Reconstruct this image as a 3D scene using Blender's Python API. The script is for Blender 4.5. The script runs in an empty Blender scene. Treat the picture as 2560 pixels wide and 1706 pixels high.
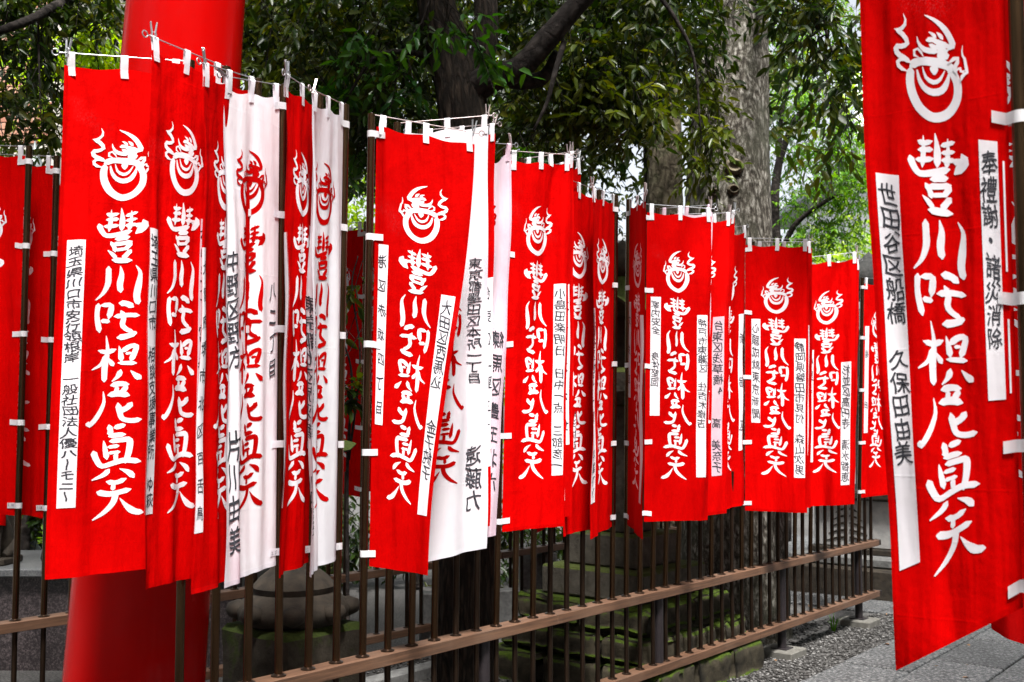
import bpy, math, random
import numpy as np
from mathutils import Vector, Matrix

random.seed(7); RNG = np.random.default_rng(11)
sc = bpy.context.scene
COL = sc.collection

# ------------------------------------------------------------------ camera
F = 2489.0; PITCH = math.radians(2.5); HC = 1.6
SHIFT = (227 - F*math.tan(PITCH))/2560
cam = bpy.data.cameras.new('camera'); cam_o = bpy.data.objects.new('camera', cam); COL.objects.link(cam_o)
cam.sensor_width = 36; cam.lens = 35.0; cam.shift_y = SHIFT
cam.clip_start = 0.05; cam.clip_end = 400
cam_o.location = (0, 0, HC); cam_o.rotation_euler = (math.pi/2+PITCH, 0, 0)
cam.dof.use_dof = True; cam.dof.focus_distance = 4.2; cam.dof.aperture_fstop = 6.3
sc.camera = cam_o
# ------------------------------------------------------------------ world, sun, exposure
SUN_EL = math.radians(63); SUN_AZ = math.radians(166)      # azimuth from +Y towards +X: the sun stands behind the camera
w = bpy.data.worlds.new('World'); sc.world = w; w.use_nodes = True
nt = w.node_tree; bg = nt.nodes['Background']
sky = nt.nodes.new('ShaderNodeTexSky'); sky.sky_type = 'NISHITA'; sky.sun_disc = False
sky.sun_elevation = SUN_EL; sky.sun_rotation = SUN_AZ; sky.dust_density = 4.0; sky.air_density = 1.0; sky.ozone_density = 0.6
hs = nt.nodes.new('ShaderNodeHueSaturation'); hs.inputs['Saturation'].default_value = .30     # thin white overcast
nt.links.new(sky.outputs[0], hs.inputs['Color']); nt.links.new(hs.outputs[0], bg.inputs[0]); bg.inputs[1].default_value = 0.10
sun = bpy.data.lights.new('sun', 'SUN'); sun.energy = 4.6; sun.angle = math.radians(12); sun.color = (1, .97, .93)
sun_o = bpy.data.objects.new('sun', sun); COL.objects.link(sun_o)
sd = Vector((math.sin(SUN_AZ)*math.cos(SUN_EL), math.cos(SUN_AZ)*math.cos(SUN_EL), math.sin(SUN_EL)))
sun_o.rotation_euler = sd.to_track_quat('Z', 'Y').to_euler(); sun_o.location = (0, -6, 12)
sc.view_settings.view_transform = 'Standard'; sc.view_settings.look = 'None'
sc.view_settings.exposure = 1.62; sc.view_settings.gamma = 1.0
sc.cycles.use_denoising = True
sc.cycles.max_bounces = 8; sc.cycles.transparent_max_bounces = 8

# ------------------------------------------------------------------ photo pixel -> place
CP, SP = math.cos(PITCH), math.sin(PITCH)
CY = 853 + SHIFT*2560
C0 = np.array([0, 0, HC])
def ray(x, y):
    a = (x-1280)/F; b = (CY-y)/F
    return np.array([a, -SP*b+CP, CP*b+SP])
def at(x, y, Y):                       # the point seen at pixel (x,y) that stands Y metres ahead
    d = ray(x, y); return C0 + d*(Y/d[1])
def onz(x, y, z):                      # the point seen at pixel (x,y) at height z
    d = ray(x, y); return C0 + d*((z-HC)/d[2])

# ------------------------------------------------------------------ materials
MAT = {}
def newmat(name):
    m = bpy.data.materials.new(name); m.use_nodes = True; MAT[name] = m
    n = m.node_tree.nodes; return m, n, m.node_tree.links, n['Principled BSDF']
def N(n, t, **k):
    x = n.new(t)
    for a, v in k.items(): setattr(x, a, v)
    return x
def noise(n, l, scale, detail=4, rough=.6, vec=None, obj=True, stretch=None):
    tc = N(n, 'ShaderNodeTexCoord'); src = tc.outputs['Object']
    if stretch:
        mp = N(n, 'ShaderNodeMapping'); l.new(src, mp.inputs[0]); mp.inputs['Scale'].default_value = stretch[:3]
        if len(stretch) > 3: mp.inputs['Rotation'].default_value = (0, 0, stretch[3])
        src = mp.outputs[0]
    t = N(n, 'ShaderNodeTexNoise'); t.inputs['Scale'].default_value = scale; t.inputs['Detail'].default_value = detail
    t.inputs['Roughness'].default_value = rough; l.new(src, t.inputs['Vector']); return t
def ramp(n, l, fac, stops):
    r = N(n, 'ShaderNodeValToRGB'); cr = r.color_ramp
    while len(cr.elements) < len(stops): cr.elements.new(.5)
    for e, (p, c) in zip(cr.elements, stops): e.position = p; e.color = (*c, 1)
    l.new(fac, r.inputs[0]); return r
def bump(n, l, h, strength, dist, b, prev=None):
    bp = N(n, 'ShaderNodeBump'); bp.inputs['Strength'].default_value = strength; bp.inputs['Distance'].default_value = dist
    l.new(h, bp.inputs['Height'])
    if prev: l.new(prev.outputs[0], bp.inputs['Normal'])
    if b: l.new(bp.outputs[0], b.inputs['Normal'])
    return bp
def plain(name, c0, c1, scale=20, rough=.6, metal=0, bs=.2, bd=.004, stretch=None, spec=.4, detail=6, pos=(.3, .7)):
    m, n, l, b = newmat(name); t = noise(n, l, scale, detail, stretch=stretch)
    r = ramp(n, l, t.outputs[0], [(pos[0], c0), (pos[1], c1)]); l.new(r.outputs[0], b.inputs['Base Color'])
    b.inputs['Roughness'].default_value = rough; b.inputs['Metallic'].default_value = metal
    b.inputs['Specular IOR Level'].default_value = spec
    if bs: bump(n, l, t.outputs[0], bs, bd, b)
    return m
def cloth(name, c0, c1, trans=.3, stain=None, sscale=3.0, vary=.82):
    soft = 1. if 'red_cloth' in name else .35            # white cloth hangs smoother
    m, n, l, b = newmat(name)
    t = noise(n, l, 6, 5); r = ramp(n, l, t.outputs[0], [(.35, c0), (.7, c1)]); col = r.outputs[0]
    if stain:
        t2 = noise(n, l, sscale, 6, .65, stretch=(1, 1, .35)); r2 = ramp(n, l, t2.outputs[0], [(.5, (0, 0, 0)), (.72, (1, 1, 1))])
        mx = N(n, 'ShaderNodeMix', data_type='RGBA'); l.new(r2.outputs[0], mx.inputs[0]); l.new(col, mx.inputs[6]); mx.inputs[7].default_value = (*stain, 1); col = mx.outputs[2]
    if 'red_cloth' in name:
        t6 = noise(n, l, 2.4, 3, .5); t7 = noise(n, l, 260, 2, .6)
        r6 = ramp(n, l, t6.outputs[0], [(.60, (0, 0, 0)), (.74, (1, 1, 1))]); r7 = ramp(n, l, t7.outputs[0], [(.52, (0, 0, 0)), (.62, (.75, .75, .75))])
        mm_ = N(n, 'ShaderNodeMath', operation='MULTIPLY'); l.new(r6.outputs[0], mm_.inputs[0]); l.new(r7.outputs[0], mm_.inputs[1])
        mx2 = N(n, 'ShaderNodeMix', data_type='RGBA'); l.new(mm_.outputs[0], mx2.inputs[0]); l.new(col, mx2.inputs[6]); mx2.inputs[7].default_value = (.62, .055, .06, 1); col = mx2.outputs[2]
    oi = N(n, 'ShaderNodeObjectInfo'); mr = N(n, 'ShaderNodeMapRange'); mr.inputs[3].default_value = vary; mr.inputs[4].default_value = 1.05; l.new(oi.outputs['Random'], mr.inputs[0])
    vm = N(n, 'ShaderNodeVectorMath', operation='SCALE'); l.new(col, vm.inputs[0]); l.new(mr.outputs[0], vm.inputs['Scale']); col = vm.outputs[0]
    l.new(col, b.inputs['Base Color']); b.inputs['Roughness'].default_value = .85; b.inputs['Specular IOR Level'].default_value = .02
    tr = N(n, 'ShaderNodeBsdfTranslucent'); l.new(col, tr.inputs[0])
    ms = N(n, 'ShaderNodeMixShader'); ms.inputs[0].default_value = trans
    l.new(b.outputs[0], ms.inputs[1]); l.new(tr.outputs[0], ms.inputs[2])
    wv = noise(n, l, 700, 2); t3 = noise(n, l, 14, 3)
    b1 = bump(n, l, wv.outputs[0], .12, .001, None)
    tv = noise(n, l, 5, 3, .5, stretch=(2.2, 2.2, .35)); b2 = bump(n, l, tv.outputs[0], .5*soft, .05, None, b1)
    tc = N(n, 'ShaderNodeTexCoord'); sp = N(n, 'ShaderNodeSeparateXYZ'); l.new(tc.outputs['Object'], sp.inputs[0])
    m1 = N(n, 'ShaderNodeMath', operation='PINGPONG'); ofs = N(n, 'ShaderNodeMath', operation='ADD'); l.new(sp.outputs[2], ofs.inputs[0]); l.new(oi.outputs['Random'], ofs.inputs[1]); l.new(ofs.outputs[0], m1.inputs[0]); m1.inputs[1].default_value = .145
    m2 = N(n, 'ShaderNodeMath', operation='SUBTRACT'); m2.inputs[0].default_value = .0; l.new(m1.outputs[0], m2.inputs[1])
    m3 = N(n, 'ShaderNodeMath', operation='MAXIMUM'); l.new(m2.outputs[0], m3.inputs[0]); m3.inputs[1].default_value = -.004
    b3 = bump(n, l, m3.outputs[0], .25, .25, None, b2)
    bump(n, l, t3.outputs[0], .3*soft, .012, b, b3)
    l.new(ms.outputs[0], n['Material Output'].inputs[0]); return m
cloth('red_cloth', (.58, .0004, .0004), (.48, .0003, .0003))
cloth('red_cloth_faded', (.56, .0007, .0007), (.47, .0005, .0005), stain=(.62, .006, .006))
cloth('white_cloth', (.80, .79, .83), (.74, .72, .78), .35)
cloth('white_cloth_stained', (.82, .81, .85), (.76, .73, .79), .35, stain=(.74, .50, .60), sscale=2.2)
cloth('pink_cloth', (.78, .62, .70), (.72, .52, .62), .35, stain=(.80, .72, .78))
cloth('print_white', (.82, .80, .84), (.78, .76, .81), .25, vary=.9)
cloth('print_red', (.46, .001, .001), (.38, .001, .001), .25)
cloth('tape_white', (.80, .79, .82), (.74, .72, .76), .3)
plain('ink', (.012, .012, .018), (.03, .03, .04), 60, .8, bs=0)
plain('bronze', (.135, .078, .042), (.075, .041, .022), 40, .27, 1.0, bs=.05, stretch=(1, 1, .1))
plain('bronze_dark', (.022, .013, .009), (.050, .031, .020), 60, .36, .85, bs=.1, bd=.001, stretch=(1, 1, .15))
plain('steel', (.55, .56, .58), (.40, .41, .44), 80, .35, .9, bs=.1, bd=.001)
plain('rusty_steel', (.50, .46, .47), (.36, .26, .24), 50, .45, .8, bs=.1, bd=.001)
plain('post_black', (.018, .015, .017), (.03, .024, .026), 40, .4, .3, bs=.05)
plain('concrete', (.08, .075, .066), (.14, .135, .12), 18, .9, bs=.4, bd=.006)
plain('grey_stone', (.09, .09, .088), (.19, .19, .185), 28, .85, bs=.5, bd=.008)
plain('pale_stone', (.30, .30, .30), (.50, .49, .47), 9, .85, bs=.3, bd=.006)
plain('dark_stone', (.013, .010, .007), (.045, .034, .023), 16, .85, bs=.6, bd=.012)
plain('old_metal_roof', (.20, .23, .23), (.33, .36, .36), 12, .35, .6, bs=.1)
plain('white_wall', (.70, .71, .72), (.78, .78, .78), 3, .7, bs=.05)
plain('roof_pale', (.50, .51, .50), (.62, .62, .60), 5, .6, bs=.1)
plain('grey_eave', (.24, .25, .27), (.32, .33, .35), 5, .6, bs=.1)
plain('soil', (.030, .025, .021), (.07, .06, .05), 9, .95, bs=.8, bd=.03)
plain('black_lacquer', (.01, .01, .01), (.02, .02, .02), 30, .4, bs=0)
plain('dead_leaf', (.22, .10, .04), (.30, .16, .06), 12, .7, bs=.1)

def red_paint():
    m, n, l, b = newmat('red_paint')
    t = noise(n, l, 3, 6, stretch=(1, 1, .25)); r = ramp(n, l, t.outputs[0], [(.3, (.34, .0006, .0006)), (.7, (.42, .0008, .0008))])
    l.new(r.outputs[0], b.inputs['Base Color']); b.inputs['Roughness'].default_value = .13; b.inputs['Specular IOR Level'].default_value = .12
    t2 = noise(n, l, 400, 2); b1 = bump(n, l, t2.outputs[0], .05, .002, None)
    t4 = noise(n, l, 2.2, 4, .6, stretch=(6, 6, .5)); bump(n, l, t4.outputs[0], .10, .02, b, b1)
    t5 = noise(n, l, 3.5, 7, .75, stretch=(3, 3, 1)); rr_ = ramp(n, l, t5.outputs[0], [(.35, (.10, .10, .10)), (.75, (.34, .34, .34))]); l.new(rr_.outputs[0], b.inputs['Roughness'])
red_paint()
def rail_wood(rotz):
    m, n, l, b = newmat('rail_wood')
    t = noise(n, l, 1.0, 8, .7, stretch=(.30, .012, .012)); t2 = noise(n, l, 2.5, 5)
    for nd in n:
        if nd.type == 'MAPPING': nd.vector_type = 'TEXTURE'; nd.inputs['Rotation'].default_value = (0, 0, rotz)
    r = ramp(n, l, t.outputs[0], [(.3, (.035, .016, .008)), (.5, (.085, .040, .020)), (.72, (.15, .074, .040))])
    r2 = ramp(n, l, t2.outputs[0], [(.5, (0, 0, 0)), (.8, (.4, .4, .4))])
    mx = N(n, 'ShaderNodeMix', data_type='RGBA'); l.new(r2.outputs[0], mx.inputs[0]); l.new(r.outputs[0], mx.inputs[6]); mx.inputs[7].default_value = (.15, .10, .07, 1)
    l.new(mx.outputs[2], b.inputs['Base Color']); b.inputs['Roughness'].default_value = .62
    bump(n, l, t.outputs[0], .25, .002, b)
def granite(name, c0, c1, c2, scale=180, rough=.35):
    m, n, l, b = newmat(name); t = noise(n, l, scale, 3, .8); r = ramp(n, l, t.outputs[0], [(.36, c0), (.5, c1), (.66, c2)])
    t2 = noise(n, l, 4, 5); r2 = ramp(n, l, t2.outputs[0], [(.3, (.6, .6, .6)), (.7, (1, 1, 1))])
    mx = N(n, 'ShaderNodeMix', data_type='RGBA', blend_type='MULTIPLY'); mx.inputs[0].default_value = 1
    l.new(r.outputs[0], mx.inputs[6]); l.new(r2.outputs[0], mx.inputs[7]); l.new(mx.outputs[2], b.inputs['Base Color'])
    b.inputs['Roughness'].default_value = rough; bump(n, l, t.outputs[0], .25, .003, b)
granite('granite_dark', (.012, .009, .010), (.042, .032, .034), (.16, .13, .13), 90, .4)
granite('granite_top', (.06, .064, .068), (.12, .125, .13), (.22, .22, .22), 120, .5)
granite('granite_slab', (.014, .015, .016), (.075, .078, .082), (.30, .30, .295), 40, .7)
mm = MAT['granite_slab']; nn_ = mm.node_tree.nodes; ll_ = mm.node_tree.links; oi = nn_.new('ShaderNodeObjectInfo'); mr = nn_.new('ShaderNodeMapRange'); mr.inputs[3].default_value = .72; mr.inputs[4].default_value = 1.15
ll_.new(oi.outputs['Random'], mr.inputs[0]); bs_ = nn_['Principled BSDF']; sk = bs_.inputs['Base Color'].links[0].from_socket; vm = nn_.new('ShaderNodeVectorMath'); vm.operation = 'SCALE'; ll_.new(sk, vm.inputs[0]); ll_.new(mr.outputs[0], vm.inputs['Scale']); ll_.new(vm.outputs[0], bs_.inputs['Base Color'])
granite('gravel', (.018, .017, .016), (.055, .052, .05), (.15, .145, .14), 60, .9)
def mossy(name, stone0, stone1, amount=.5, moss0=(.05, .075, .012), moss1=(.11, .17, .02)):
    m, n, l, b = newmat(name)
    t = noise(n, l, 14, 8, .7); st = ramp(n, l, t.outputs[0], [(.3, stone0), (.7, stone1)])
    ms_ = noise(n, l, 60, 5, .7); mc = ramp(n, l, ms_.outputs[0], [(.3, moss0), (.7, moss1)])
    g = N(n, 'ShaderNodeNewGeometry'); sp = N(n, 'ShaderNodeSeparateXYZ'); l.new(g.outputs['Normal'], sp.inputs[0])
    t3 = noise(n, l, 5, 6, .7)
    a = N(n, 'ShaderNodeMath', operation='MULTIPLY_ADD'); l.new(sp.outputs[2], a.inputs[0]); a.inputs[1].default_value = .42; l.new(t3.outputs[0], a.inputs[2])
    rr = ramp(n, l, a.outputs[0], [(.78-amount*.5, (0, 0, 0)), (.92-amount*.5, (1, 1, 1))])
    mx = N(n, 'ShaderNodeMix', data_type='RGBA'); l.new(rr.outputs[0], mx.inputs[0]); l.new(st.outputs[0], mx.inputs[6]); l.new(mc.outputs[0], mx.inputs[7])
    l.new(mx.outputs[2], b.inputs['Base Color']); b.inputs['Roughness'].default_value = .95; b.inputs['Specular IOR Level'].default_value = .15
    b1 = bump(n, l, t.outputs[0], .5, .015, None); bump(n, l, ms_.outputs[0], .5, .006, b, b1)
mossy('mossy_stone', (.02, .017, .012), (.06, .05, .038), .5, (.018, .027, .006), (.045, .062, .012))
mossy('mossy_rock', (.010, .0085, .006), (.05, .042, .027), .24, (.014, .023, .003), (.052, .082, .006))
mossy('lichen_stone', (.038, .034, .027), (.105, .094, .077), .28, (.03, .036, .01), (.06, .078, .016))
def bark(name, stops, sc_, stretch, bd, moss=None, vw=1.3):
    m, n, l, b = newmat(name)
    tc = N(n, 'ShaderNodeTexCoord'); mp = N(n, 'ShaderNodeMapping'); l.new(tc.outputs['Object'], mp.inputs[0]); mp.inputs['Scale'].default_value = stretch
    wn = N(n, 'ShaderNodeTexNoise'); wn.inputs['Scale'].default_value = 5; wn.inputs['Detail'].default_value = 4; l.new(mp.outputs[0], wn.inputs['Vector'])
    ad = N(n, 'ShaderNodeVectorMath', operation='MULTIPLY_ADD'); l.new(wn.outputs['Color'], ad.inputs[0]); ad.inputs[1].default_value = (.25, .25, .25); l.new(mp.outputs[0], ad.inputs[2])
    v = N(n, 'ShaderNodeTexVoronoi', feature='DISTANCE_TO_EDGE'); v.inputs['Scale'].default_value = sc_; l.new(ad.outputs[0], v.inputs['Vector'])
    t = N(n, 'ShaderNodeTexNoise'); t.inputs['Scale'].default_value = sc_*1.7; t.inputs['Detail'].default_value = 8; t.inputs['Roughness'].default_value = .75; l.new(mp.outputs[0], t.inputs['Vector'])
    mul = N(n, 'ShaderNodeMath', operation='MULTIPLY_ADD'); l.new(v.outputs['Distance'], mul.inputs[0]); mul.inputs[1].default_value = vw; l.new(t.outputs[0], mul.inputs[2])
    r = ramp(n, l, mul.outputs[0], stops); col = r.outputs[0]
    if moss:
        t2 = noise(n, l, 2.2, 5, .7); r2 = ramp(n, l, t2.outputs[0], [(.45, (0, 0, 0)), (.65, (.75, .75, .75))])
        mx = N(n, 'ShaderNodeMix', data_type='RGBA'); l.new(r2.outputs[0], mx.inputs[0]); l.new(col, mx.inputs[6]); mx.inputs[7].default_value = (*moss, 1); col = mx.outputs[2]
    l.new(col, b.inputs['Base Color']); b.inputs['Roughness'].default_value = .92; b.inputs['Specular IOR Level'].default_value = .2
    bump(n, l, mul.outputs[0], .9, bd, b)
bark('bark_dark', [(.3, (.003, .0025, .002)), (.6, (.016, .0115, .0085)), (.95, (.05, .036, .026))], 9, (3.2, 3.2, .55), .03)
bark('bark_pale', [(.42, (.014, .011, .008)), (.55, (.058, .050, .039)), (.67, (.18, .168, .145)), (.82, (.36, .345, .31))], 13, (1.6, 1.6, .7), .03, (.05, .052, .035), .55)
bark('bark_brown', [(.3, (.02, .015, .01)), (.6, (.08, .065, .045)), (.95, (.17, .145, .10))], 8, (1.5, 1.5, .9), .025, (.05, .06, .025))
bark('branch_bark', [(.3, (.004, .003, .0025)), (.6, (.012, .009, .008)), (.95, (.032, .026, .023))], 12, (1, 1, 1), .01)
def leafmat(name, c0, c1, c2, trans=.35, rough=.35):
    m, n, l, b = newmat(name)
    at_ = N(n, 'ShaderNodeAttribute', attribute_name='tint')
    r = ramp(n, l, at_.outputs['Fac'], [(0, c0), (.5, c1), (1, c2)])
    l.new(r.outputs[0], b.inputs['Base Color']); b.inputs['Roughness'].default_value = rough; b.inputs['Specular IOR Level'].default_value = .35
    tr = N(n, 'ShaderNodeBsdfTranslucent'); hs = N(n, 'ShaderNodeHueSaturation'); hs.inputs['Hue'].default_value = .485; hs.inputs['Saturation'].default_value = 1.15; hs.inputs['Value'].default_value = 1.5
    l.new(r.outputs[0], hs.inputs['Color']); l.new(hs.outputs[0], tr.inputs[0])
    ms = N(n, 'ShaderNodeMixShader'); ms.inputs[0].default_value = trans
    l.new(b.outputs[0], ms.inputs[1]); l.new(tr.outputs[0], ms.inputs[2]); l.new(ms.outputs[0], n['Material Output'].inputs[0])
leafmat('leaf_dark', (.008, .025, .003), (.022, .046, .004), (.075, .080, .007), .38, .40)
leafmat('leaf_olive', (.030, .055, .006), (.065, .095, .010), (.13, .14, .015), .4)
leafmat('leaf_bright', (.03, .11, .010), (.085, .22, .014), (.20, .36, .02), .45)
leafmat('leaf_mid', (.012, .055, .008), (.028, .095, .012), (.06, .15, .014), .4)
leafmat('leaf_lit_lime', (.14, .28, .012), (.25, .42, .02), (.38, .52, .03), .5)  # lime tone carries the look of sunlit leaves in its colour

# ------------------------------------------------------------------ mesh helpers
ORG = {}
def V3(p): return np.asarray(p, float)
def mk(name, verts, faces, mat, parent=None, smooth=False, tint=None, origin=None):
    verts = np.asarray(verts, float).reshape(-1, 3)
    if parent is not None: o_ = ORG[parent]
    elif origin is not None: o_ = V3(origin)
    else:
        lo, hi = verts.min(0), verts.max(0); o_ = np.array([(lo[0]+hi[0])/2, (lo[1]+hi[1])/2, lo[2]])
    me = bpy.data.meshes.new(name)
    vv = verts - o_
    if isinstance(faces, np.ndarray):
        k = faces.shape[1]; nf = len(faces)
        me.vertices.add(len(vv)); me.vertices.foreach_set('co', vv.astype(np.float32).ravel())
        me.loops.add(nf*k); me.loops.foreach_set('vertex_index', faces.astype(np.int32).ravel())
        me.polygons.add(nf); me.polygons.foreach_set('loop_start', np.arange(0, nf*k, k, dtype=np.int32))
        me.update(calc_edges=True)
    else:
        me.from_pydata(vv.tolist(), [], faces); me.update()
    if smooth: me.polygons.foreach_set('use_smooth', np.ones(len(me.polygons), bool))
    if tint is not None:
        a = me.attributes.new('tint', 'FLOAT', 'POINT'); a.data.foreach_set('value', np.asarray(tint, np.float32))
    me.materials.append(MAT[mat])
    o = bpy.data.objects.new(name, me); COL.objects.link(o)
    if parent is not None: o.parent = parent
    else: o.location = o_
    ORG[o] = o_; return o
def tag(o, label, cat, group=None, kind=None):
    o['label'] = label; o['category'] = cat
    if group: o['group'] = group
    if kind: o['kind'] = kind
    return o
def thing(name, loc, label=None, cat=None, group=None):
    o = bpy.data.objects.new(name, None); COL.objects.link(o); o.location = tuple(loc); o.empty_display_size = .1
    ORG[o] = V3(loc)
    if label: tag(o, label, cat, group)
    return o
def struct(o): o['kind'] = 'structure'; return o
class MB:                                   # collects shapes for ONE mesh
    def __init__(s): s.v = []; s.f = []
    def add(s, v, f):
        b = len(s.v); s.v += [tuple(p) for p in v]; s.f += [tuple(i+b for i in q) for q in f]; return s
    def box(s, lo, hi, M=None, bev=0):
        x0, y0, z0 = lo; x1, y1, z1 = hi
        if bev:
            v = []; 
            for sx in (0, 1):
                for sy in (0, 1):
                    for sz in (0, 1):
                        c = np.array([(x0, x1)[sx], (y0, y1)[sy], (z0, z1)[sz]]); d = np.array([1-2*sx, 1-2*sy, 1-2*sz])*bev
                        v += [c+d*(0, 1, 1), c+d*(1, 0, 1), c+d*(1, 1, 0)]
            def i(a, b, c, k): return (a*4+b*2+c)*3+k
            f = []
            for k, (p, q) in enumerate(((1, 2), (0, 2), (0, 1))):
                for sde in (0, 1):
                    ring = []
                    for a, b in ((0, 0), (1, 0), (1, 1), (0, 1)):
                        t = [0, 0, 0]; t[k] = sde; t[p] = a; t[q] = b; ring.append(i(*t, k))
                    f.append(ring if sde else ring[::-1])
            for k in range(3):
                p, q = [j for j in range(3) if j != k]
                for a in (0, 1):
                    for b in (0, 1):
                        t0 = [0, 0, 0]; t0[p] = a; t0[q] = b; t1 = list(t0); t1[k] = 1
                        f.append([i(*t0, p), i(*t0, q), i(*t1, q), i(*t1, p)])
            for a in range(8): f.append([a*3, a*3+1, a*3+2])
        else:
            v = [(x0, y0, z0), (x1, y0, z0), (x1, y1, z0), (x0, y1, z0), (x0, y0, z1), (x1, y0, z1), (x1, y1, z1), (x0, y1, z1)]
            f = [(0, 3, 2, 1), (4, 5, 6, 7), (0, 1, 5, 4), (1, 2, 6, 5), (2, 3, 7, 6), (3, 0, 4, 7)]
        v = np.array(v, float)
        if M is not None: v = v@M[:3, :3].T + M[:3, 3]
        return s.add(v, f)
    def tube(s, pts, rad, seg=10, caps=True, bumpf=None):
        pts = [V3(p) for p in pts]; n_ = len(pts)
        if np.isscalar(rad): rad = [rad]*n_
        vs = []; up = np.array([.31, .17, .93])
        for i, p in enumerate(pts):
            d = pts[min(i+1, n_-1)]-pts[max(i-1, 0)]; d = d/np.linalg.norm(d)
            a = np.cross(d, up) if abs(d@up) < .97 else np.cross(d, [1, 0, 0]); a /= np.linalg.norm(a); b = np.cross(d, a)
            if i and np.dot(a, la) < 0 and False: a = -a
            la = a
            for k in range(seg):
                t = 2*math.pi*k/seg; r = rad[i]*(bumpf(t, i, p) if bumpf else 1)
                vs.append(p+r*(math.cos(t)*a+math.sin(t)*b))
        f = [(i*seg+k, i*seg+(k+1) % seg, (i+1)*seg+(k+1) % seg, (i+1)*seg+k) for i in range(n_-1) for k in range(seg)]
        if caps: f += [tuple(range(seg))[::-1], tuple(range((n_-1)*seg, n_*seg))]
        return s.add(vs, f)
    def lathe(s, c, prof, seg=24, M=None):
        v = []
        for r, z in prof:
            for k in range(seg):
                t = 2*math.pi*(k+.5)/seg; v.append((r*math.cos(t), r*math.sin(t), z))
        n_ = len(prof)
        f = [(i*seg+k, i*seg+(k+1) % seg, (i+1)*seg+(k+1) % seg, (i+1)*seg+k) for i in range(n_-1) for k in range(seg)]
        f += [tuple(range(seg))[::-1], tuple(range((n_-1)*seg, n_*seg))]
        v = np.array(v)
        if M is not None: v = v@M[:3, :3].T
        return s.add(v+V3(c), f)
    def build(s, name, mat, parent=None, smooth=False, origin=None): return mk(name, s.v, s.f, mat, parent, smooth, origin=origin)
def rotz(a, loc=(0, 0, 0)):
    c, s = math.cos(a), math.sin(a); M = np.eye(4); M[:2, :2] = [[c, -s], [s, c]]; M[:3, 3] = loc; return M
def catmull(pts, n_):
    P = np.array(pts, float); P = np.vstack([2*P[0]-P[1], P, 2*P[-1]-P[-2]]); m = len(P)-3
    t = np.linspace(0, m-1e-6, n_); i = t.astype(int); u = (t-i)[:, None]
    a, b, c, d = P[i], P[i+1], P[i+2], P[i+3]
    return .5*(2*b+(c-a)*u+(2*a-5*b+4*c-d)*u**2+(3*b-a-3*c+d)*u**3)
def smoothing(o, ang=40):
    me = o.data; me.polygons.foreach_set('use_smooth', np.ones(len(me.polygons), bool))
    try: me.set_sharp_from_angle(angle=math.radians(ang))
    except Exception: pass
    return o
# ------------------------------------------------------------------ fences
RZ = .68                                                     # height of the upper rail's top
f0, f1 = onz(832, 1668, RZ), onz(2180, 1354, RZ)
EF = (f1-f0); EF[2] = 0; EF /= np.linalg.norm(EF); NF = np.array([EF[1], -EF[0], 0])     # along the fence; towards the path
FROT = math.atan2(EF[1], EF[0]); rail_wood(FROT)
FA = f0 - NF*.045; FA[2] = 0                                 # front fence axis
b0 = onz(0, 1557, RZ); FB = b0 + NF*0; FB = FB - EF*((FB-FA)@EF); FB[2] = 0   # back fence axis, parallel
def along(x, z, O):                                          # distance along a fence axis of the point seen at column x, height z
    m = (x-1280)/F; c = (z-HC)*SP
    return (m*(O[1]*CP+c)-O[0])/(EF[0]-m*EF[1]*CP)
def fpt(a, z, O, b=0): return O+EF*a+NF*b+np.array([0, 0, z])
SPC = (along(1901, RZ, FA)-along(1287, RZ, FA))/19.0         # baluster spacing
A0 = along(1287, RZ, FA)
def fence(name, label, O, a_lo, a_hi, poles, joints, post_as):
    t = thing(name, fpt((a_lo+a_hi)/2, 0, O), label, 'fence')
    M = rotz(FROT, (0, 0, 0))
    for zt in (RZ, .25):
        js = [a_lo]+[j for j in joints if a_lo < j < a_hi]+[a_hi]
        for a, b in zip(js[:-1], js[1:]):
            Mx = M.copy(); Mx[:3, 3] = fpt(a, 0, O)
            MB().box((.0015, -.045, zt-.05), (b-a-.0015, .045, zt), Mx, .003).build('rail', 'rail_wood', t)
        Mx = M.copy(); Mx[:3, 3] = fpt(a_hi, 0, O)
        MB().box((.004, -.043, zt-.048), (.05, .043, zt-.002), Mx, .003).build('rail_end_cap', 'bronze_dark', t)
    k0 = math.ceil((a_lo+.03-A0)/SPC); k1 = math.floor((a_hi-.03-A0)/SPC)
    for k in range(k0, k1+1):
        a = A0+k*SPC; full = any(abs(a-p) < SPC*.4 for p in poles)
        m = MB(); p = fpt(a, 0, O)
        m.tube([p+[0, 0, .2], p+[0, 0, RZ-.01]], .0135, 10)
        if not full: m.tube([p+[0, 0, RZ-.005], p+[.006, .002, 1.34]], .0145, 10)
        o = smoothing(m.build('baluster', 'bronze_dark', t))
        for z in ((.25,) if full else (.25, RZ)): smoothing(MB().lathe(p+[0, 0, z], [(.027, 0), (.027, .003), (.020, .006), (.016, .008)], 14).build('flange', 'bronze_dark', o))
    for a in post_as:
        p = fpt(a, 0, O, -.012)
        smoothing(MB().tube([p+[0, 0, .05], p+[0, 0, RZ-.05]], .031, 18).build('post', 'post_black', t))
        Mx = M.copy(); Mx[:3, 3] = p
        MB().box((-.13, -.13, -.03), (.13, .13, .055), Mx, .008).build('footing', 'concrete', t)
        MB().box((-.06, -.06, .055), (.06, .06, .063), Mx, .002).build('base_plate', 'post_black', t)
    return t

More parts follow.
